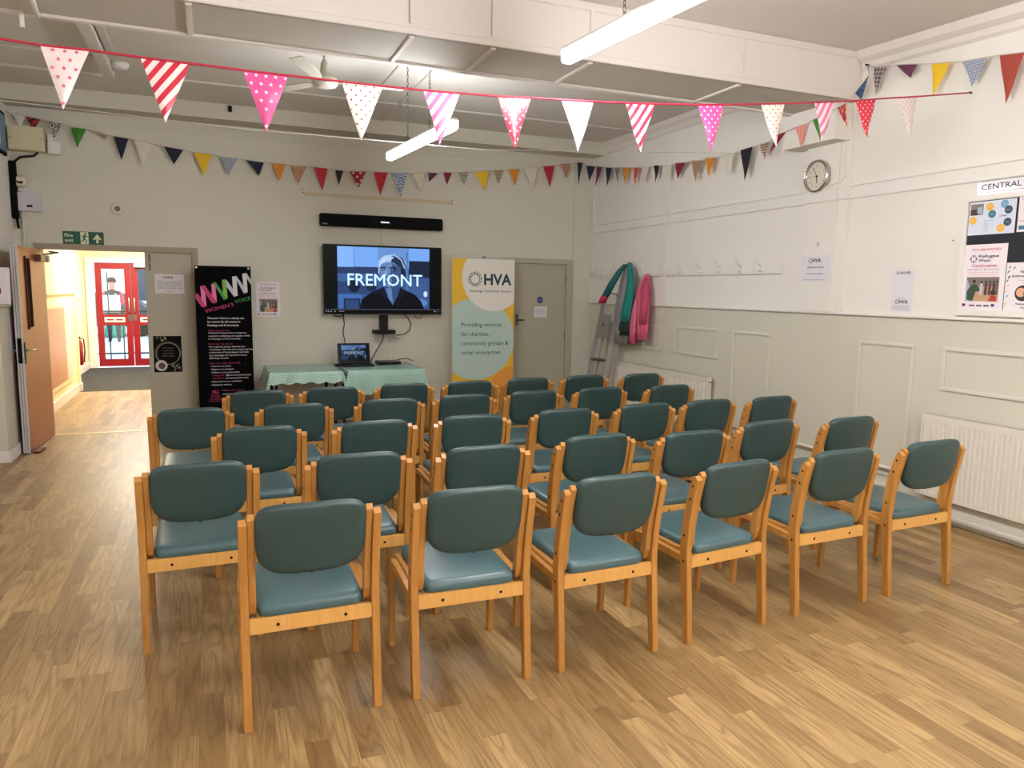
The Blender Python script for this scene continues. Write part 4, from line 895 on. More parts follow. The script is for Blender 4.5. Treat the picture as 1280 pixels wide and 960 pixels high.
f = Flat((-.002, 0, 0), UR, (0, 0, 1)); LG, LY = mat('leaf_green', (92, 130, 108), .5), mat('leaf_yellow', (222, 196, 128), .5)
for i, (u, v, m_) in enumerate(((.02, .29, LG), (.05, .285, LG), (.015, .26, LG), (.02, .225, M_INK), (.012, .20, LG), (.018, .17, LY), (.012, .13, LY), (.02, .10, CB), (.012, .05, LY))): f.poly([(u-.008, v-.012), (u+.004, v-.004), (u+.012, v+.012), (u-.002, v+.006)], m_, 1)
f.text('Age Friendly', .15, .255, .016, M_INK, 2, align='c', bold=.02); f.text('Summer Gathering', .15, .225, .016, M_INK, 2, width=.22, align='c', bold=.02); f.text('food, music and company', .15, .20, .009, M_PINKT, 2, align='c'); f.text('all ages welcome', .15, .183, .009, M_PINKT, 2, align='c')
f.disc(.12, .12, .052, mat('photo_dark', (44, 34, 32)), 1); f.disc(.108, .125, .03, mat('photo_peach', (216, 160, 130), .5), 2); f.disc(.145, .118, .022, mat('leaf_green', (92, 130, 108)), 3); f.text('Wednesday at noon', .15, .045, .012, M_INK, 2, align='c', bold=.02); f.text('Free entry', .15, .02, .012, M_INK, 2, align='c', bold=.02); f.build('lettering', t)
t = thing('sign', 'shiny laminated hall name sign above the noticeboard', 'sign', (XR, 3.60, 2.337))
mb = MB(); mb.box((-.004, -.50, 0), (-.001, 0, .098), mat('laminated_sheet', (214, 208, 216), .12), .001); mb.build('sheet', t)
f = Flat((-.0045, 0, 0), UR, (0, 0, 1)); f.text('CENTRAL HALL', .03, .032, .036, M_INK, 2, width=.44, bold=.012); f.line((.02, .012), (.48, .012), .003, M_STEEL, 1); f.line((.02, .088), (.48, .088), .003, M_STEEL, 1); f.build('lettering', t)
mb = MB(); mb.lathe([(.004, 0), (.006, .006)], (XR, 3.75, 2.04), (-1, 0, 0), mat('brass_pin', (140, 110, 60), .4, metal=.6), 8); tag(mb.build('screw'), 'small brass screw in the wall left of the noticeboard', 'screw')

# ---------------------------------------------------------------- clock
t = thing('wall_clock', 'round silver-rimmed wall clock showing five to six on the pilaster', 'clock', (XR-.045, 5.02, 2.65))
mb = MB(); mb.lathe([(.118, 0), (.136, .004), (.14, .03), (.132, .046), (.122, .048), (.118, .04), (.118, .02)], (0, 0, 0), (-1, 0, 0), M_CHROME, 40); mb.build('rim', t)
mb = MB(); mb.lathe([(.12, .018), (.12, .022)], (0, 0, 0), (-1, 0, 0), mat('clock_face', (214, 206, 188), .5), 40); mb.build('face', t)
f = Flat((-.0225, 0, 0), UR, (0, 0, 1))
for i in range(12):
    a = PI/2 - 2*PI*(i+1)/12; f.text(str(i+1), .088*math.cos(a), .088*math.sin(a)-.009, .018, M_INK, 1, align='c')
for i in range(60):
    a = 2*PI*i/60; f.line((.106*math.cos(a), .106*math.sin(a)), (.112*math.cos(a), .112*math.sin(a)), .0018, M_INK, 1)
f.build('numerals', t)
def hand(an, L, w, l):
    f = Flat((-.025, 0, 0), UR, (0, 0, 1)); a = math.radians(90-an); f.line((-L*.18*math.cos(a), -L*.18*math.sin(a)), (L*math.cos(a), L*math.sin(a)), w, M_INK, l); f.build('hand', t)
hand(177, .06, .009, 1); hand(330, .085, .006, 2); hand(268, .09, .002, 3)
mb = MB(); mb.lathe([(.007, .022), (.007, .031)], (0, 0, 0), (-1, 0, 0), M_INK, 12); mb.build('hub', t)

# ---------------------------------------------------------------- screen, soundbar, laptop
SK = {}
def em(n, c, e=1.0):
    if n not in SK:
        SK[n] = mat('screen_'+n, c, .3, emit=e); b = SK[n].node_tree.nodes['Principled BSDF']; b.inputs['Base Color'].default_value = (0, 0, 0, 1); b.inputs['Specular IOR Level'].default_value = .08
    return SK[n]
def film_still(f, x, y, w, h, l0=1, E=1.0, tagn=''):
    def q(px, py): return (x + (px-323)/620*w, y + (1-(py-455)/440)*h)
    def P(pts, c, l): f.poly([q(*p) for p in pts], em('%s%d_%d_%d' % ((tagn,)+c), c, E), l0+l)
    def El(cx, cy, rx, ry, c, l, n=24): f.poly([q(cx+rx*math.cos(2*PI*i/n), cy+ry*math.sin(2*PI*i/n)) for i in range(n)][::-1], em('%s%d_%d_%d' % ((tagn,)+c), c, E), l0+l)
    def Bx(a, b, c, d, col, l): P([(a, d), (c, d), (c, b), (a, b)], col, l)
    Bx(323, 455, 943, 895, (52, 82, 136), 0)
    Bx(323, 455, 943, 600, (116, 164, 236), 1); Bx(323, 455, 430, 600, (128, 176, 246), 2); Bx(590, 455, 800, 545, (100, 142, 206), 2); Bx(428, 455, 433, 600, (90, 130, 196), 3)
    Bx(323, 596, 600, 645, (38, 58, 98), 2); Bx(800, 545, 943, 665, (22, 34, 60), 3); Bx(323, 645, 600, 700, (62, 94, 150), 2); Bx(780, 480, 795, 790, (84, 120, 180), 3)
    Bx(323, 700, 560, 790, (42, 66, 112), 2); El(430, 735, 38, 46, (18, 28, 50), 3); El(545, 740, 34, 30, (26, 40, 70), 3)
    Bx(323, 790, 480, 895, (62, 104, 172), 3); Bx(360, 822, 470, 895, (24, 38, 68), 4); Bx(372, 832, 460, 895, (44, 70, 118), 5)
    El(850, 760, 90, 60, (58, 88, 142), 3); El(915, 786, 14, 22, (190, 220, 250), 4); El(880, 850, 50, 30, (86, 126, 190), 3)
    # figure
    P([(465, 895), (478, 830), (545, 775), (625, 738), (735, 738), (840, 790), (885, 840), (905, 895)], (6, 9, 20), 6)
    P([(628, 735), (740, 735), (722, 800), (688, 872), (655, 820)], (50, 72, 116), 7); P([(640, 745), (680, 745), (690, 860), (660, 820)], (92, 124, 176), 8)
    P([(545, 780), (628, 738), (652, 800), (640, 830), (612, 790)], (16, 22, 42), 8); P([(742, 738), (800, 780), (765, 800), (700, 870), (725, 800)], (12, 18, 34), 8)
    El(688, 598, 92, 88, (78, 104, 150), 7); El(655, 575, 62, 66, (164, 194, 232), 8); El(722, 560, 46, 42, (34, 46, 74), 9); El(756, 640, 20, 48, (22, 32, 56), 8)
    P([(597, 600), (612, 572), (650, 556), (700, 562), (738, 600), (750, 650), (735, 700), (700, 738), (658, 742), (622, 706), (602, 660)], (98, 128, 178), 10)
    P([(690, 566), (738, 600), (750, 650), (735, 700), (700, 738), (672, 742), (682, 690), (668, 650), (680, 600)], (58, 80, 124), 11)
    P([(604, 596), (640, 590), (646, 598), (606, 606)], (12, 18, 34), 12); P([(664, 594), (712, 596), (716, 606), (664, 602)], (12, 18, 34), 12)
    El(626, 612, 15, 6, (10, 14, 28), 13); El(692, 614, 17, 6, (10, 14, 28), 13); El(624, 610, 4, 3, (180, 205, 235), 14, 8); El(688, 612, 4, 3, (160, 185, 220), 14, 8)
    P([(636, 610), (646, 610), (650, 655), (628, 662)], (126, 158, 206), 13); P([(630, 664), (654, 660), (650, 668), (634, 670)], (24, 34, 60), 14)
    P([(620, 694), (640, 688), (672, 692), (662, 704), (636, 708)], (44, 52, 84), 13)
    for k in range(5): P([(600+k*10, 580-k*14), (604+k*10, 580-k*14), (640+k*16, 520+k*3), (636+k*16, 520+k*3)], (206, 226, 250), 13)
    P([(590, 640), (596, 560), (640, 512), (700, 500), (752, 540), (772, 600), (766, 600), (746, 545), (698, 507), (642, 520), (602, 565), (597, 640)], (176, 204, 240), 14)
    f.text('FREMONT', x + (388-323)/620*w, y + (1-(728-455)/440)*h, 84/440*h, em(tagn+'title', (190, 226, 255), E*1.25), l0+16, width=(890-388)/620*w, bold=.012)
t = thing('television', 'large flat television on the back wall showing a blue film title', 'television', (2.005, 9.10, 1.74))
mb = MB(); mb.box((-.733, -.05, -.418), (.733, 0, .418), M_BLACK, .008); mb.build('case', t)
f = Flat((-.722, -.0515, -.405), (1, 0, 0), (0, 0, 1), .0004); f.rect(0, 0, 1.444, .812, em('black', (5, 6, 9), .6), 0)
film_still(f, .155, .055, 1.14, .745)
f.rect(.0, .044, 1.444, .048, em('line', (120, 130, 150), .8), 2)
for u in (.02, .045, .075, .12): f.disc(u, .022, .006, em('icon', (220, 225, 235), .8), 2, 8)
f.text('0:02 / 2:01', .17, .018, .010, em('icon', (220, 225, 235)), 2); f.rect(1.36, .016, 1.375, .028, em('icon', (220, 225, 235)), 2); f.disc(1.41, .022, .004, em('icon', (220, 225, 235)), 2, 8)
f.build('screen', t)
mb = MB(); mb.box((-.2, 0, -.2), (.2, .065, .2), M_STEEL, .004); mb.build('wall_bracket', t)
t = thing('soundbar', 'long black soundbar mounted above the television', 'soundbar', (2.005, 9.08, 2.443))
mb = MB(); mb.box((-.755, -.02, -.073), (.755, .085, .073), M_BLACKM, .012); mb.build('case', t)
f = Flat((0, -.0205, 0), (1, 0, 0), (0, 0, 1)); f.rect(-.035, -.012, .07, .004, em('led', (236, 240, 250), 1.0), 1); f.text('SOUND', -.735, -.058, .013, M_WHITE, 1, bold=.01); f.build('logo', t)
mb = MB(); mb.box((1.08, D-.012, 2.715), (2.90, D, 2.755), mat('beige_batten', (200, 186, 160), .6), .003); tag(mb.build('batten'), 'long beige batten on the back wall above the soundbar', 'batten')
mb = MB()
for x, z in ((1.06, 2.79), (1.07, 2.75), (2.91, 2.76), (2.91, 2.72)): mb.lathe([(.008, 0), (.006, .008)], (x, D, z), (0, -1, 0), M_INK, 8)
tag(mb.build('screw'), 'dark screws at the ends of the beige batten', 'screws')
mb = MB(); mb.box((2.0, D-.02, 2.17), (2.04, D, 2.40), M_DTRIM, .003); mb.box((2.08, D-.015, .2), (2.12, D, 1.10), M_DTRIM, .003); tag(mb.build('trunking'), 'thin cable trunking on the wall behind the television', 'trunking')
t = thing('speaker_shelf', 'small black shelf with a webcam under the television', 'shelf', (2.0, 9.1, 1.08))
mb = MB(); mb.box((-.13, -.12, 0), (.13, .065, .05), M_BLACK, .006); mb.build('shelf', t)
mb = MB(); mb.box((-.05, -.06, .05), (.05, .03, .235), M_BLACK, .01); mb.build('webcam', t)
mb = MB(); mb.tube([(.14, .02, .03), (.14, .02, -.05), (.2, .0, -.07)], .006, M_STEEL); mb.build('arm', t)
CAB = M_BLACK
mb = MB(); mb.tube([(1.51, 9.1, 1.36), (1.51, 9.1, 1.30), (1.52, 9.1, 1.2), (1.50, 9.08, 1.1), (1.52, 9.04, .95), (1.52, 8.93, .82), (1.52, 8.85, .752)], .006, CAB); tag(mb.build('cable'), 'black cable hanging from television down behind the laptop', 'cable')
mb = MB(); mb.tube([(2.0, 9.05, 1.09), (1.97, 9.02, 1.0), (1.88, 8.98, .87), (1.82, 8.90, .80), (1.78, 8.80, .755)], .006, CAB); tag(mb.build('cable'), 'black cable from the shelf to the right of the laptop', 'cable')
mb = MB(); mb.tube([(2.24, 9.1, 1.34), (2.31, 9.08, 1.27), (2.35, 9.08, 1.2), (2.33, 9.08, 1.12), (2.26, 9.09, 1.07), (2.16, 9.1, 1.06)], .006, CAB); tag(mb.build('cable'), 'black cable looping under the right of the television', 'cable')
mb = MB(); mb.tube([(2.05+.40+.05*math.cos(a), 9.09, 1.31+.045*math.sin(a)) for a in [2*PI*k/12 for k in range(13)]], .004, CAB); mb.tube([(1.45+.06*math.cos(a), 9.09, 1.315+.02*math.sin(a)) for a in [2*PI*k/12 for k in range(13)]], .006, CAB); tag(mb.build('cable'), 'small coils of black cable tucked under the television', 'cable')
mb = MB(); mb.tube([(2.08, 8.86, .757), (2.15, 8.85, .78), (2.24, 8.88, .785), (2.33, 8.9, .75)], .005, CAB); tag(mb.build('cable'), 'black cable trailing from the grey player on the table', 'cable')

# tables and cloths
M_CLOTH = pattern('mint_dotted_oilcloth', 'dots', (126, 170, 156), (226, 238, 230), .031, .16, rough=.32)
def table(x0, x1, y0, y1, z, label, cloth_label, dF, dL, dR, jag):
    t = thing('table', label, 'table', ((x0+x1)/2, (y0+y1)/2, 0), 0, 'folding tables under the television')
    w, d = (x1-x0)/2, (y1-y0)/2
    mb = MB(); mb.box((-w+.01, -d+.01, z-.035), (w-.01, d-.01, z-.004), mat('table_laminate', (170, 160, 140), .5), .004); mb.build('table_top', t)
    for sx in (-1, 1):
        for sy in (-1, 1):
            mb = MB(); mb.box((sx*(w-.07)-.015, sy*(d-.07)-.015, 0), (sx*(w-.07)+.015, sy*(d-.07)+.015, z-.035), M_BLACK, .003); mb.build('leg', t)
    c = MB(); cx, cy = (x0+x1)/2, (y0+y1)/2; out = []
    n = 24
    def drop(side, s): 
        base = {'F': dF, 'L': dL, 'R': dR, 'B': .10}[side]; return base + jag*math.sin(s*9+x0)*.4 + .012*math.sin(s*31)
    seq = [('F', (-w, -d), (w, -d), (0, -1)), ('R', (w, -d), (w, d), (1, 0)), ('B', (w, d), (-w, d), (0, 1)), ('L', (-w, d), (-w, -d), (-1, 0))]
    for k, (sd, a, b, nn) in enumerate(seq):
        for i in range(n):
            s = (i+.5)/n if False else i/(n-1)
            p = (a[0]+(b[0]-a[0])*s, a[1]+(b[1]-a[1])*s); out.append((p, nn, drop(sd, s), 0.008*math.sin(s*22+k)))
        nx = seq[(k+1) % 4]; s2 = nx[0]
        for q in (.2, .5, .8):                      # hanging corner fold
            nn2 = Vector((nn[0]*(1-q)+nx[3][0]*q, nn[1]*(1-q)+nx[3][1]*q)).normalized()
            dd = max(drop(sd, 1), drop(s2, 0)); mean = drop(sd, 1)*(1-q)+drop(s2, 0)*q
            out.append((b, (nn2.x, nn2.y), mean + .10*math.sin(q*PI), .05*math.sin(q*PI)))
    N = len(out); rings = []
    for k, (e, zz) in enumerate(((0, 0), (.006, -.004), (.012, -.25), (.022, -.6), (.035, -1.0))):
        ring = []
        for p, nn, dd, wv in out:
            off = e*.6 + (wv*abs(zz) if k > 1 else 0)
            ring.append((p[0]+nn[0]*off*1.2, p[1]+nn[1]*off*1.2, z + (zz*dd if k > 1 else zz)))
        rings.append(c.add([(q[0]+cx, q[1]+cy, q[2]) for q in ring]))
    per = [0.0]
    for i in range(N): per.append(per[-1] + max(.004, (Vector(out[i][0])-Vector(out[(i+1) % N][0])).length))
    dz = [0, .004, .25, .6, 1.0]
    for k in range(len(rings)-1):
        for i in range(N):
            j = (i+1) % N
            c.face([rings[k]+i, rings[k+1]+i, rings[k+1]+j, rings[k]+j], M_CLOTH, True,
                   uv=[(per[i], dz[k]*out[i][2]), (per[i], dz[k+1]*out[i][2]), (per[i+1], dz[k+1]*out[j][2]), (per[i+1], dz[k]*out[j][2])])
    c.face([rings[0]+i for i in range(N)], M_CLOTH, False, uv=[(o_[0][0], o_[0][1]) for o_ in out])
    o = c.build('tablecloth'); tag(o, cloth_label, 'tablecloth', 'mint dotted oilcloths'); return o
table(.57, 1.335, 8.15, 8.98, .73, 'left folding table with black legs under a mint cloth', 'mint dotted oilcloth with short drop on the left table', .12, .13, .10, .008)
table(1.40, 2.26, 8.14, 8.98, .735, 'right folding table beneath the television holding the laptop', 'mint dotted oilcloth hanging lower on the right table', .27, .12, .20, .008)
t = thing('laptop', 'open black laptop showing the blue film title on the mint cloth', 'laptop', (1.57, 8.60, .741))
mb = MB(); mb.box((-.19, -.12, 0), (.19, .12, .018), M_BLACK, .005); mb.build('base', t)
mb = MB()
for i in range(5): mb.box((-.16, -.02+i*.024, .018), (.16, -.001+i*.024, .0205), M_BLACKM, .001)
mb.box((-.05, -.10, .018), (.05, -.04, .0195), M_STEEL); mb.build('keyboard', t)
th = math.radians(18); LM = Matrix.Translation((0, .12, .015)) @ Matrix.Rotation(-th, 4, 'X')
mb = MB(); mb.box((-.19, 0, 0), (.19, .008, .245), M_BLACK, .003, LM); mb.build('lid', t)
V2 = (0, math.sin(th), math.cos(th)); f = Flat(LM @ Vector((-.175, -.0008, .018)), (1, 0, 0), V2, .0002)
f.rect(0, 0, .35, .21, em('lapblack', (7, 9, 16), .6), 0); film_still(f, .03, .022, .29, .18, 1, .38, 'l'); f.build('screen', t)
t = thing('disc_player', 'flat grey disc player lying right of the laptop', 'disc player', (1.97, 8.72, .741))
mb = MB(); mb.box((-.14, -.10, 0), (.14, .10, .03), M_BLACK, .006); mb.build('case', t); mb = MB(); mb.box((-.135, -.095, .03), (.135, .095, .036), M_STEEL, .004); mb.build('lid', t)
mb = MB(); mb.box((1.31, 8.52, .742), (1.40, 8.60, .765), M_BLACK, .006); tag(mb.build('power_adapter'), 'small black adapter lying left of the laptop', 'adapter')

# ---------------------------------------------------------------- pull-up banners
M_BBK = mat('black_banner', (5, 5, 7), .85, spec=.08); PK, LP_, GN, LG2, GY = mat('zig_pink', (176, 40, 100), .5), mat('zig_light_pink', (222, 110, 168), .5), mat('zig_green', (50, 138, 62), .5), mat('zig_lime', (112, 168, 62), .5), mat('zig_grey', (186, 188, 196), .5)
t = thing('pull_up_banner', 'tall black pull-up banner with pink, green and white zigzag beside the grey door', 'banner', (-.12, 8.95, 0))
mb = MB(); mb.box((-.02, -.004, .06), (.57, 0, 1.855), M_BBK, .001); mb.build('panel', t)
mb = MB(); mb.box((-.03, -.08, 0), (.58, .10, .065), M_ALU, .01); mb.build('base', t)
mb = MB(); mb.tube([(.28, .03, .06), (.28, .03, 1.85)], .01, M_ALU); mb.box((-.02, -.008, 1.852), (.57, .012, 1.862), M_BLACK, .002); mb.build('pole', t)
mb = MB()
for x in (0.0, .545): mb.lathe([(.014, 0), (.014, .004), (.006, .006)], (x, -.004, 1.84), (0, -1, 0), M_CHROME, 12)
mb.build('grommet', t)
f = Flat((-.02, -.005, 0), (1, 0, 0), (0, 0, 1), .0006)
# pixel (x,y) of the banner at 1/10.66 px -> metres
def bq(px, py): return ((px-8)/790*.59, 1.858-(py-90)/10.66*.00905)
def zig(pts, m_, l): f.poly([bq(*p) for p in pts], m_, l)
zig([(10, 445), (50, 455), (155, 605), (140, 628), (95, 628), (12, 515)], PK, 1)
zig([(82, 355), (140, 345), (158, 600), (140, 610), (92, 520)], LP_, 2)
zig([(85, 350), (145, 342), (305, 560), (262, 578), (225, 560)], PK, 3)
zig([(235, 320), (290, 330), (305, 555), (240, 480)], LP_, 4)
zig([(250, 300), (300, 300), (425, 480), (458, 510), (400, 532), (385, 500)], GN, 5)
zig([(385, 268), (440, 258), (458, 505), (425, 500), (395, 450)], LG2, 6)
zig([(445, 265), (460, 280), (600, 470), (550, 488), (440, 345)], GY, 5)
zig([(530, 222), (590, 212), (602, 475), (560, 470), (538, 420)], mat('zig_white', (206, 208, 214), .5), 6)
zig([(560, 215), (592, 212), (745, 425), (690, 442)], GY, 7)
zig([(675, 182), (735, 170), (745, 420), (720, 420), (688, 380)], mat('zig_white', (206, 208, 214)), 8)
zig([(705, 175), (735, 170), (795, 260), (795, 335)], GY, 9)
an = math.atan2(190, 640)
u, v = bq(140, 705); f.text("WOMEN'S", u, v, .040, PK, 6, width=.315, rot=an*.92, bold=.01)
u, v = bq(562, 578); f.text('VOICE', u, v, .040, GN, 6, width=.175, rot=an*.92, bold=.01)
def bt(px, py): return ((px-8)/790*.59, 1.858-(py-90)/10.66*.00905)
yy = 1.270; W_ = mat('banner_white', (222, 222, 228), .5)
for s, wd in (("Women's Voice is a charity run", .385), ('by women for all women in', .345), ('Hastings and St Leonards.', .33)): f.text(s, .115, yy, .021, W_, 2, width=wd, bold=.022); yy -= .040
def px2(y): return 1.858-((410-333)+y/9.6)*.00905            # second close-up: px rows
for y, s, c, wd, x in ((30, 'What do we do?', PK, .22, .11), (58, "Women's Voice works to improve", W_, .40, .11), (95, "women's wellbeing and quality of life", W_, .44, .11), (130, 'in Hastings and St Leonards.', W_, .34, .11), (190, 'How do we do it?', PK, .25, .11), (225, 'We organise events, festivals and', W_, .38, .11), (258, 'workshops. We host peer support groups,', W_, .48, .11), (292, 'a directory of local support services', W_, .42, .11),
    (328, 'and campaign on important issues', W_, .40, .11), (362, 'affecting women.', W_, .21, .11), (422, 'How can I get involved?', PK, .33, .105), (458, '- Come to an event', W_, .22, .115), (496, '- Support our projects', W_, .25, .115), (535, '- Follow us on social media', W_, .31, .115), (570, 'Instagram', PK, .12, .14), (570, '@womensvoicehastings', W_, .27, .28), (605, 'Facebook', PK, .12, .14), (605, 'womensvoicehastings', W_, .25, .27),
    (645, '- Subscribe to our newsletter', W_, .34, .115), (685, '- Volunteer with us', W_, .22, .115), (755, 'Find out more:', PK, .24, .235), (800, 'womensvoice.org.uk', W_, .25, .235), (840, 'email', PK, .07, .235)):
    f.text(s, x+.01, px2(y), .017, c, 2, width=wd, bold=.008)
f.text('ALL', .135, px2(775), .032, PK, 2, bold=.03)
for i, s in enumerate(('women together', 'safe and heard', 'in our community', 'every single day', 'always welcome')): f.text(s, .125-i*.006, px2(800+i*20), .013, PK, 2, width=.09+.012*i, bold=.01)
f.build('lettering', t)

t = thing('pull_up_banner', 'yellow, white and pale green pull-up banner with circles in front of corner door', 'banner', (2.83, 8.9, 0))
HY, HG, HO, HW = mat('banner_yellow', (226, 182, 42), .5), mat('banner_mint', (180, 204, 196), .5), mat('banner_orange', (224, 152, 62), .5), mat('banner_paper', (232, 228, 220), .5)
mb = MB(); mb.box((0, -.003, .07), (.845, 0, 2.03), HY, .001); mb.build('panel', t)
mb = MB(); mb.box((-.02, -.09, 0), (.865, .09, .075), M_ALU, .012); mb.build('base', t)
mb = MB(); mb.box((-.005, -.012, 2.03), (.85, .012, 2.048), M_ALU, .003); mb.tube([(.42, .02, .07), (.42, .02, 2.035)], .011, M_ALU); mb.box((.40, -.01, 2.045), (.45, .01, 2.06), M_BLACK, .003); mb.build('pole', t)
f = Flat((0, -.004, 0), (1, 0, 0), (0, 0, 1), .0006)
def clipdisc(cx, cz, r, m_, l, n=96):
    pts = []
    for i in range(n):
        a = 2*PI*i/n; pts.append((min(.844, max(.001, cx+r*math.cos(a))), min(2.029, max(.075, cz+r*math.sin(a)))))
    q = [pts[0]]
    for p in pts[1:]:
        if (Vector(p)-Vector(q[-1])).length > 1e-5: q.append(p)
    f.poly(q, m_, l)
# banner close-up: scale 5.333 px, 78 px = .845 m -> 1 zoom px = .002031 m ; origin (22,65)
def hb(px, py): return ((px-24)*.002031, 2.035-(py-65)*.002045)
cx, cz = hb(185, 565); clipdisc(cx, cz, .525, HG, 1)
cx, cz = hb(300, 180); clipdisc(cx, cz, .43, HW, 2)
cx, cz = hb(450, 925); clipdisc(cx, cz, .375, HO, 3)
u, v = hb(173, 228); 
u0, v0 = hb(174, 193); r = .062
GN2 = mat('logo_grey_green', (84, 112, 108), .6)
f.ring(u0, v0, r*.92, r*1.1, GN2, 3, 28)
for i in range(12):
    a = 2*PI*i/12+.13; f.line((u0+r*1.0*math.cos(a), v0+r*1.0*math.sin(a)), (u0+r*1.38*math.cos(a), v0+r*1.38*math.sin(a)), .012, GN2, 4)
    for s in (-.2, .2): f.line((u0+r*1.25*math.cos(a), v0+r*1.25*math.sin(a)), (u0+r*1.55*math.cos(a+s), v0+r*1.55*math.sin(a+s)), .009, GN2, 5)
u, v = hb(236, 226); f.text('HVA', u, v, .137, M_NAVY, 4, width=.365, bold=.04)
u, v = hb(139, 272); f.text('Hastings Voluntary Action', u, v, .030, M_NAVY, 4, width=.565, bold=.008)
for i, (s, wd) in enumerate((('Providing services', 270), ('for charities,', 187), ('community groups &', 318), ('social enterprises', 264))):
    u, v = hb(85, 487+i*58); f.text(s, u, v, .052, M_NAVY, 4, width=wd*.002031, bold=.004)
u, v = hb(330, 950); f.text('HVA', u, v, .05, M_NAVY, 4)
f.build('lettering', t)

# ---------------------------------------------------------------- coat rail, coats, ladder
t = thing('coat_rail', 'white coat rail with hooks along the right wall', 'coat rail', (XR, 7.28, 1.83))
mb = MB(); mb.box((-.02, -1.85, 0), (0, 1.85, .105), M_TRIM, .003); mb.build('board', t)
for y in (8.75, 8.40, 8.07, 7.72, 7.36, 6.99, 6.66, 6.32, 6.00, 5.71):
    yy = y-7.28; mb = MB(); mb.box((-.024, yy-.012, .015), (-.019, yy+.012, .10), M_WHITE, .002)
    mb.tube([(-.022, yy, .075), (-.06, yy, .10), (-.085, yy, .135), (-.095, yy, .17)], [.007, .007, .007, .009], M_WHITE, 8)
    mb.tube([(-.022, yy, .035), (-.045, yy, .02), (-.06, yy, .028), (-.062, yy, .045)], [.006, .006, .006, .008], M_WHITE, 8); mb.build('hook', t)
def cloth_hang(secs, m, name, parent, folds=7, amp=.02, seed=0):
    """secs: list of (x_out, y, z, half_depth_x, half_width_y); wavy folded sleeve of cloth"""
    mb = MB(); n = 88; rings = []
    for k, (x, y, z, hx, hy) in enumerate(secs):
        ring = []
        for i in range(n):
            a = 2*PI*i/n; w = 1 + amp*42*(abs(math.sin(folds*a*.5 + seed + k*.22))**.7-.62)*min(1, k/2)*.5
            ring.append((x + hx*w*math.cos(a), y + hy*w*math.sin(a), z + .008*math.sin(3*a+seed)*(k > 0)))
        rings.append(mb.add(ring))
    for k in range(len(rings)-1):
        for i in range(n): mb.face([rings[k]+i, rings[k+1]+i, rings[k+1]+(i+1) % n, rings[k]+(i+1) % n], m, True)
    mb.face([rings[0]+i for i in range(n)], m); mb.face([rings[-1]+i for i in range(n)][::-1], m)
    return outward(mb.build(name, parent))
TL = mat('teal_fleece', (22, 118, 112), .85, var=.15, vscale=8); TD = mat('teal_dark', (14, 86, 88), .85); GYC = mat('grey_lining', (138, 132, 134), .8, var=.12, vscale=6); DK = mat('dark_green_rib', (14, 44, 38), .85)
t = thing('jacket', 'teal and grey jacket hanging from the coat rail beside the ladder', 'jacket', (XR, 7.98, 0))
cloth_hang([(-.10, -.02, 2.00, .015, .02), (-.10, -.01, 1.95, .05, .07), (-.11, .0, 1.80, .06, .13), (-.12, .02, 1.6, .065, .16), (-.12, .06, 1.38, .07, .19), (-.12, .08, 1.15, .065, .20), (-.12, .08, 1.0, .06, .19)], GYC, 'lining', t, 6, .018, 1)
cloth_hang([(-.12, -.02, 2.0, .02, .03), (-.14, -.07, 1.93, .035, .04), (-.15, -.12, 1.75, .035, .06), (-.17, -.12, 1.55, .04, .08), (-.18, -.09, 1.38, .045, .10), (-.18, -.08, 1.27, .04, .10)], TL, 'body', t, 5, .02, 2)
cloth_hang([(-.18, -.08, 1.28, .045, .10), (-.19, -.07, 1.2, .05, .105), (-.18, -.05, 1.11, .04, .08)], DK, 'hem', t, 9, .01, 3)
cloth_hang([(-.16, .01, 1.98, .025, .03), (-.20, .06, 1.9, .04, .05), (-.26, .14, 1.75, .045, .055), (-.31, .22, 1.58, .045, .05)], TD, 'sleeve', t, 4, .015, 4)
cloth_hang([(-.31, .22, 1.59, .048, .053), (-.335, .255, 1.50, .045, .05)], mat('crimson_cuff', (168, 28, 66), .8), 'cuff', t, 4, .01, 5)
f = Flat((-.262, .02, 1.1), UR, (0, 0, 1)); f.disc(.03, .06, .022, mat('lime_patch', (120, 170, 96), .7), 1, 10); f.disc(.09, .045, .018, mat('lime_patch', (120, 170, 96)), 1, 10); f.build('patch', t)
PKC = mat('pink_fleece', (206, 92, 124), .85, var=.18, vscale=9); PKD = mat('pink_fleece_dark', (178, 66, 100), .85)
t = thing('jacket', 'pink fleece jacket hanging from the coat rail right of the teal one', 'jacket', (XR, 7.62, 0))
cloth_hang([(-.07, .0, 1.86, .012, .015), (-.08, .0, 1.82, .03, .05), (-.10, .02, 1.66, .055, .11), (-.11, .0, 1.45, .055, .10), (-.12, -.02, 1.2, .05, .085), (-.12, -.02, 1.07, .045, .07)], PKC, 'body', t, 6, .02, 2)
cloth_hang([(-.09, -.02, 1.82, .02, .03), (-.13, -.06, 1.68, .04, .06), (-.15, -.08, 1.48, .042, .06), (-.16, -.07, 1.27, .04, .055)], PKD, 'sleeve', t, 4, .015, 1)
cloth_hang([(-.11, .05, 1.70, .03, .05), (-.14, .11, 1.45, .04, .06), (-.15, .14, 1.22, .04, .055), (-.15, .15, 1.02, .036, .05)], PKC, 'sleeve', t, 4, .015, 5)
f = Flat((-.19, .06, 1.15), UR, (0, 0, 1)); f.line((0, 0), (.01, .38), .008, M_PAPER, 1); f.build('zip', t)

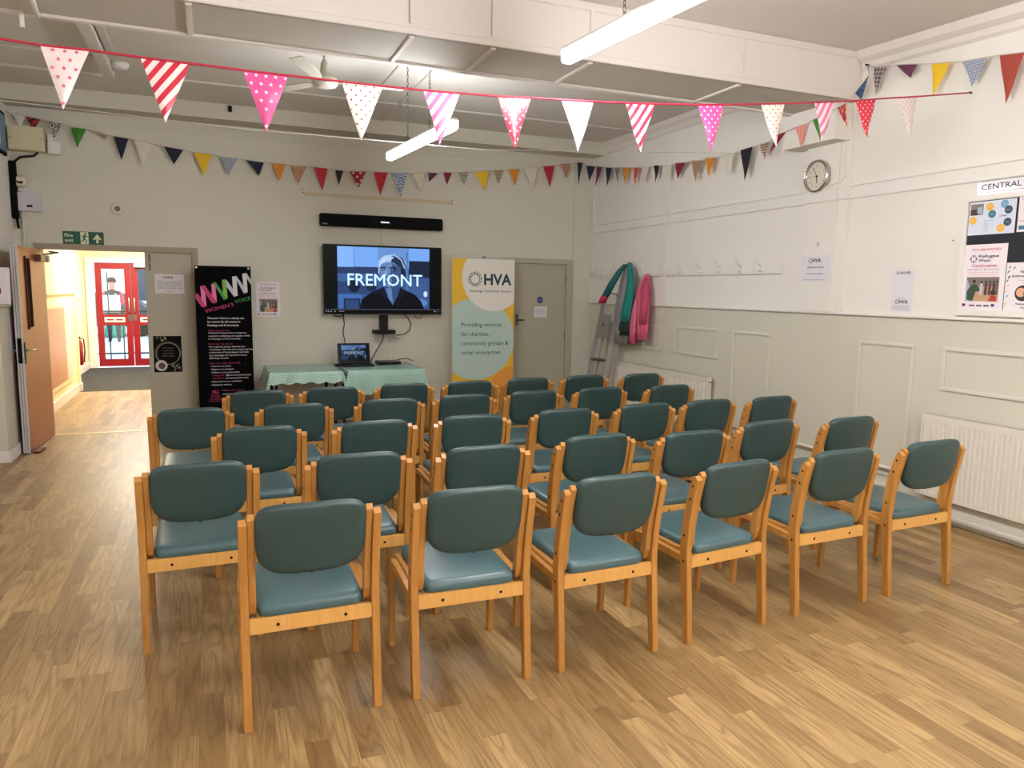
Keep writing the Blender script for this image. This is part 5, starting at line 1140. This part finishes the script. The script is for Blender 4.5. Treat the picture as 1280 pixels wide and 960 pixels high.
t = thing('step_ladder', 'folded aluminium step ladder leaning on the right wall near the corner', 'ladder', (4.5, 8.35, 0))
def LX(z): return .185*z
for y, x0, zt, nm in ((.16, 0, 1.50, 'rear'), (-.16, .05, 1.44, 'near')):
    mb = MB(); mb.prism([(x0-.03, 0), (x0+.03, 0), (x0+.03+LX(zt), zt), (x0-.03+LX(zt), zt)], 'y', y-.012, y+.012, M_ALU); outward(mb.build('stile', t))
    x1 = x0 + .085; mb = MB(); mb.prism([(x1-.015, 0.02), (x1+.015, 0.02), (x1+.015+LX(1.2), 1.22), (x1-.015+LX(1.2), 1.22)], 'y', y-.03, y-.012, M_ALU); outward(mb.build('back_leg', t))
    mb = MB(); mb.box((x0-.035, y-.018, 0), (x0+.035, y+.018, .035), M_BLACK, .004); mb.build('foot', t)
for z in (.25, .50, .75):
    mb = MB(); mb.box((LX(z)-.03, -.155, z), (LX(z)+.07, .15, z+.025), M_STEEL, .004); mb.build('tread', t)
mb = MB(); M_ = Matrix.Translation((LX(1.05)-.0, 0, 1.05)) @ Matrix.Rotation(math.atan(.185), 4, 'Y')
mb.box((-.03, -.145, 0), (-.012, .145, .30), mat('grey_platform', (128, 126, 120), .5), .006, M_); mb.box((-.034, -.03, .15), (-.03, .0, .18), M_BLACK, 0, M_); mb.build('platform', t)
mb = MB(); mb.tube([(LX(1.46), .16, 1.44), (LX(1.54), .155, 1.55), (LX(1.6), .11, 1.61), (LX(1.62), 0, 1.625), (LX(1.6)+.02, -.11, 1.61), (LX(1.52)+.04, -.155, 1.53), (LX(1.4)+.05, -.16, 1.40)], .014, M_ALU, 10); mb.build('top_handle', t)

# ---------------------------------------------------------------- radiators and pipes
M_RAD = mat('radiator_enamel', (218, 212, 200), .4)
def radiator(y0, y1, z0, z1, label):
    t = thing('radiator', label, 'radiator', (XR, (y0+y1)/2, z0)); L = (y1-y0)/2; H_ = z1-z0
    mb = MB(); prof = []; pitch = .036; n = int(2*L/pitch)
    pts = [(-.09, -L)]
    for i in range(n):
        b = -L + .02 + i*(2*L-.04)/n; s = (2*L-.04)/n
        pts += [(-.09, b), (-.09, b+s*.5), (-.100, b+s*.62), (-.100, b+s*.88)]
    pts += [(-.09, L)]
    z_a, z_b = .03, H_-.05
    o = mb.add([(p[0], p[1], z_a) for p in pts] + [(p[0], p[1], z_b) for p in pts]); k = len(pts)
    for i in range(k-1): mb.face([o+i, o+k+i, o+k+i+1, o+i+1], M_RAD)
    mb.box((-.095, -L, 0), (-.082, L, .035), M_RAD, .004); mb.box((-.095, -L, H_-.055), (-.082, L, H_), M_RAD, .004); mb.box((-.04, -L, 0), (-.03, L, H_), M_RAD)
    mb.build('panel', t)
    mb = MB(); mb.box((-.095, -L, H_-.006), (-.03, L, H_), M_RAD, .002)
    for i in range(int(2*L/.03)): mb.box((-.082, -L+.02+i*.03, H_-.005), (-.045, -L+.032+i*.03, H_+.001), M_GREY)
    mb.build('top_grille', t)
    for sy in (-1, 1):
        mb = MB(); mb.box((-.095, sy*L-.006, 0), (-.03, sy*L+.006, H_), M_RAD, .002); mb.build('side_cover', t)
    mb = MB(); mb.lathe([(.012, 0), (.018, .01), (.018, .03), (.01, .035)], (-.06, -L-.005, H_-.035), (0, -1, 0), M_CHROME, 12); mb.build('bleed_valve', t)
    mb = MB(); mb.tube([(-.06, -L-.005, .04), (-.06, -L-.05, .04), (-.06, -L-.05, -z0)], .009, M_TRIM); mb.lathe([(.018, 0), (.02, .05), (.012, .07)], (-.06, -L-.05, .03), (0, 0, 1), M_WHITE, 12); mb.build('valve', t)
    for y in (-L+.2, L-.2):
        mb = MB(); mb.box((-.03, y-.02, .05), (-.001, y+.02, H_-.05), M_STEEL); mb.build('bracket', t)
radiator(6.36, 8.28, .18, .755, 'far white ribbed radiator on the right wall near the ladder')
radiator(1.95, 3.80, .18, .785, 'near white ribbed radiator under the noticeboard at the right edge')
mb = MB(); mb.tube([(XR-.05, 6.25, .30), (XR-.05, 3.9, .30)], .013, M_RAD); mb.tube([(XR-.05, 6.25, .06), (XR-.05, -1.0, .06)], .014, M_RAD); mb.tube([(XR-.09, 3.9, .06), (XR-.09, -1.0, .06)], .012, M_RAD)
tag(mb.build('heating_pipe'), 'white heating pipes running low along the right wall', 'pipe')

# printed and fixed-on pieces belong to the part they sit on
for th_ in [o for o in COL.objects if o.parent is None and o.get('category')]:
    ch = list(th_.children)
    def find(*ns): return next((c for c in ch if c.name.split('.')[0] in ns), None)
    for subs, base in ((('lettering', 'photo'), find('sheet', 'panel', 'disc')), (('numerals',), find('face')), (('screw', 'display'), find('case')), (('hook',), find('board')), (('bleed_valve',), find('panel')), (('grommet',), find('panel')), (('keyboard',), find('base')), (('screen', 'logo'), find('lid', 'case')), (('patch', 'hem', 'zip'), find('body')), (('cuff',), find('sleeve'))):
        if base is None: continue
        for c in ch:
            if c.name.split('.')[0] in subs and c is not base and th_.get('category') != 'chair': c.parent = base

# ---------------------------------------------------------------- light
def area(loc, rot, sx, sy, e, c=(1, 1, 1)):
    l = bpy.data.lights.new('lamp', 'AREA'); l.shape = 'RECTANGLE'; l.size = sx; l.size_y = sy; l.energy = e; l.color = c
    o = bpy.data.objects.new('lamp', l); COL.objects.link(o); o.location = loc; o.rotation_euler = rot; return o
# each fitting gives its light downwards and sideways
LC = (.985, .99, 1.0)
for (x, y), e in (((1.66, 6.2), 66), ((1.85, 2.9), 90), ((1.95, .1), 90), ((3.9, -.6), 100), ((-.7, -1.6), 40), ((1.95, -3.2), 110)):
    area((x, y, 2.80), (0, 0, 0), .12, 1.4, e*.42, LC)
    for sx in (-1, 1): area((x + sx*.05, y, 2.84), (0, -sx*math.radians(112), 0), .10, 1.4, e*.52, LC)
area((-1.1, 12.3, 2.56), (0, 0, 0), .6, .6, 75, (1.0, .92, .76)); area((-1.15, 14.8, 2.6), (0, 0, 0), .7, .7, 90, (1.0, .95, .86))
w = bpy.data.worlds.new('World'); S.world = w; w.use_nodes = True
bg = w.node_tree.nodes['Background']; sky = w.node_tree.nodes.new('ShaderNodeTexSky'); sky.sky_type = 'HOSEK_WILKIE' if hasattr(sky, 'turbidity') else sky.sky_type
try: sky.turbidity = 8; sky.sun_direction = (0.2, -.3, .9)
except Exception: pass
mx = w.node_tree.nodes.new('ShaderNodeMix'); mx.data_type = 'RGBA'; mx.inputs[0].default_value = .75; mx.inputs[7].default_value = (.86, .93, 1, 1)
w.node_tree.links.new(sky.outputs[0], mx.inputs[6]); w.node_tree.links.new(mx.outputs[2], bg.inputs[0]); bg.inputs[1].default_value = 4.5

# ---------------------------------------------------------------- camera
f_, yaw, pit, rol = 918.5, .3905327, .12682414, .0148358
cy, sy, cp, sp = math.cos(yaw), math.sin(yaw), math.cos(pit), math.sin(pit)
fw = Vector((sy*cp, cy*cp, -sp)); r = Vector((cy, -sy, 0)); u = r.cross(fw)
r2 = r*math.cos(rol) + u*math.sin(rol); u2 = -r*math.sin(rol) + u*math.cos(rol)
cam = bpy.data.cameras.new('camera'); cam.sensor_width = 36; cam.lens = f_/1280*36; cam.clip_start = .05
co = bpy.data.objects.new('camera', cam); COL.objects.link(co)
co.matrix_world = Matrix(((r2.x, u2.x, -fw.x, 0), (r2.y, u2.y, -fw.y, 0), (r2.z, u2.z, -fw.z, 1.64), (0, 0, 0, 1)))
S.camera = co
S.view_settings.view_transform = 'Standard'; S.view_settings.look = 'None'; S.view_settings.exposure = 0.13
S.cycles.use_denoising = True
S.cycles.max_bounces = 8; S.cycles.diffuse_bounces = 5; S.cycles.sample_clamp_indirect = 4
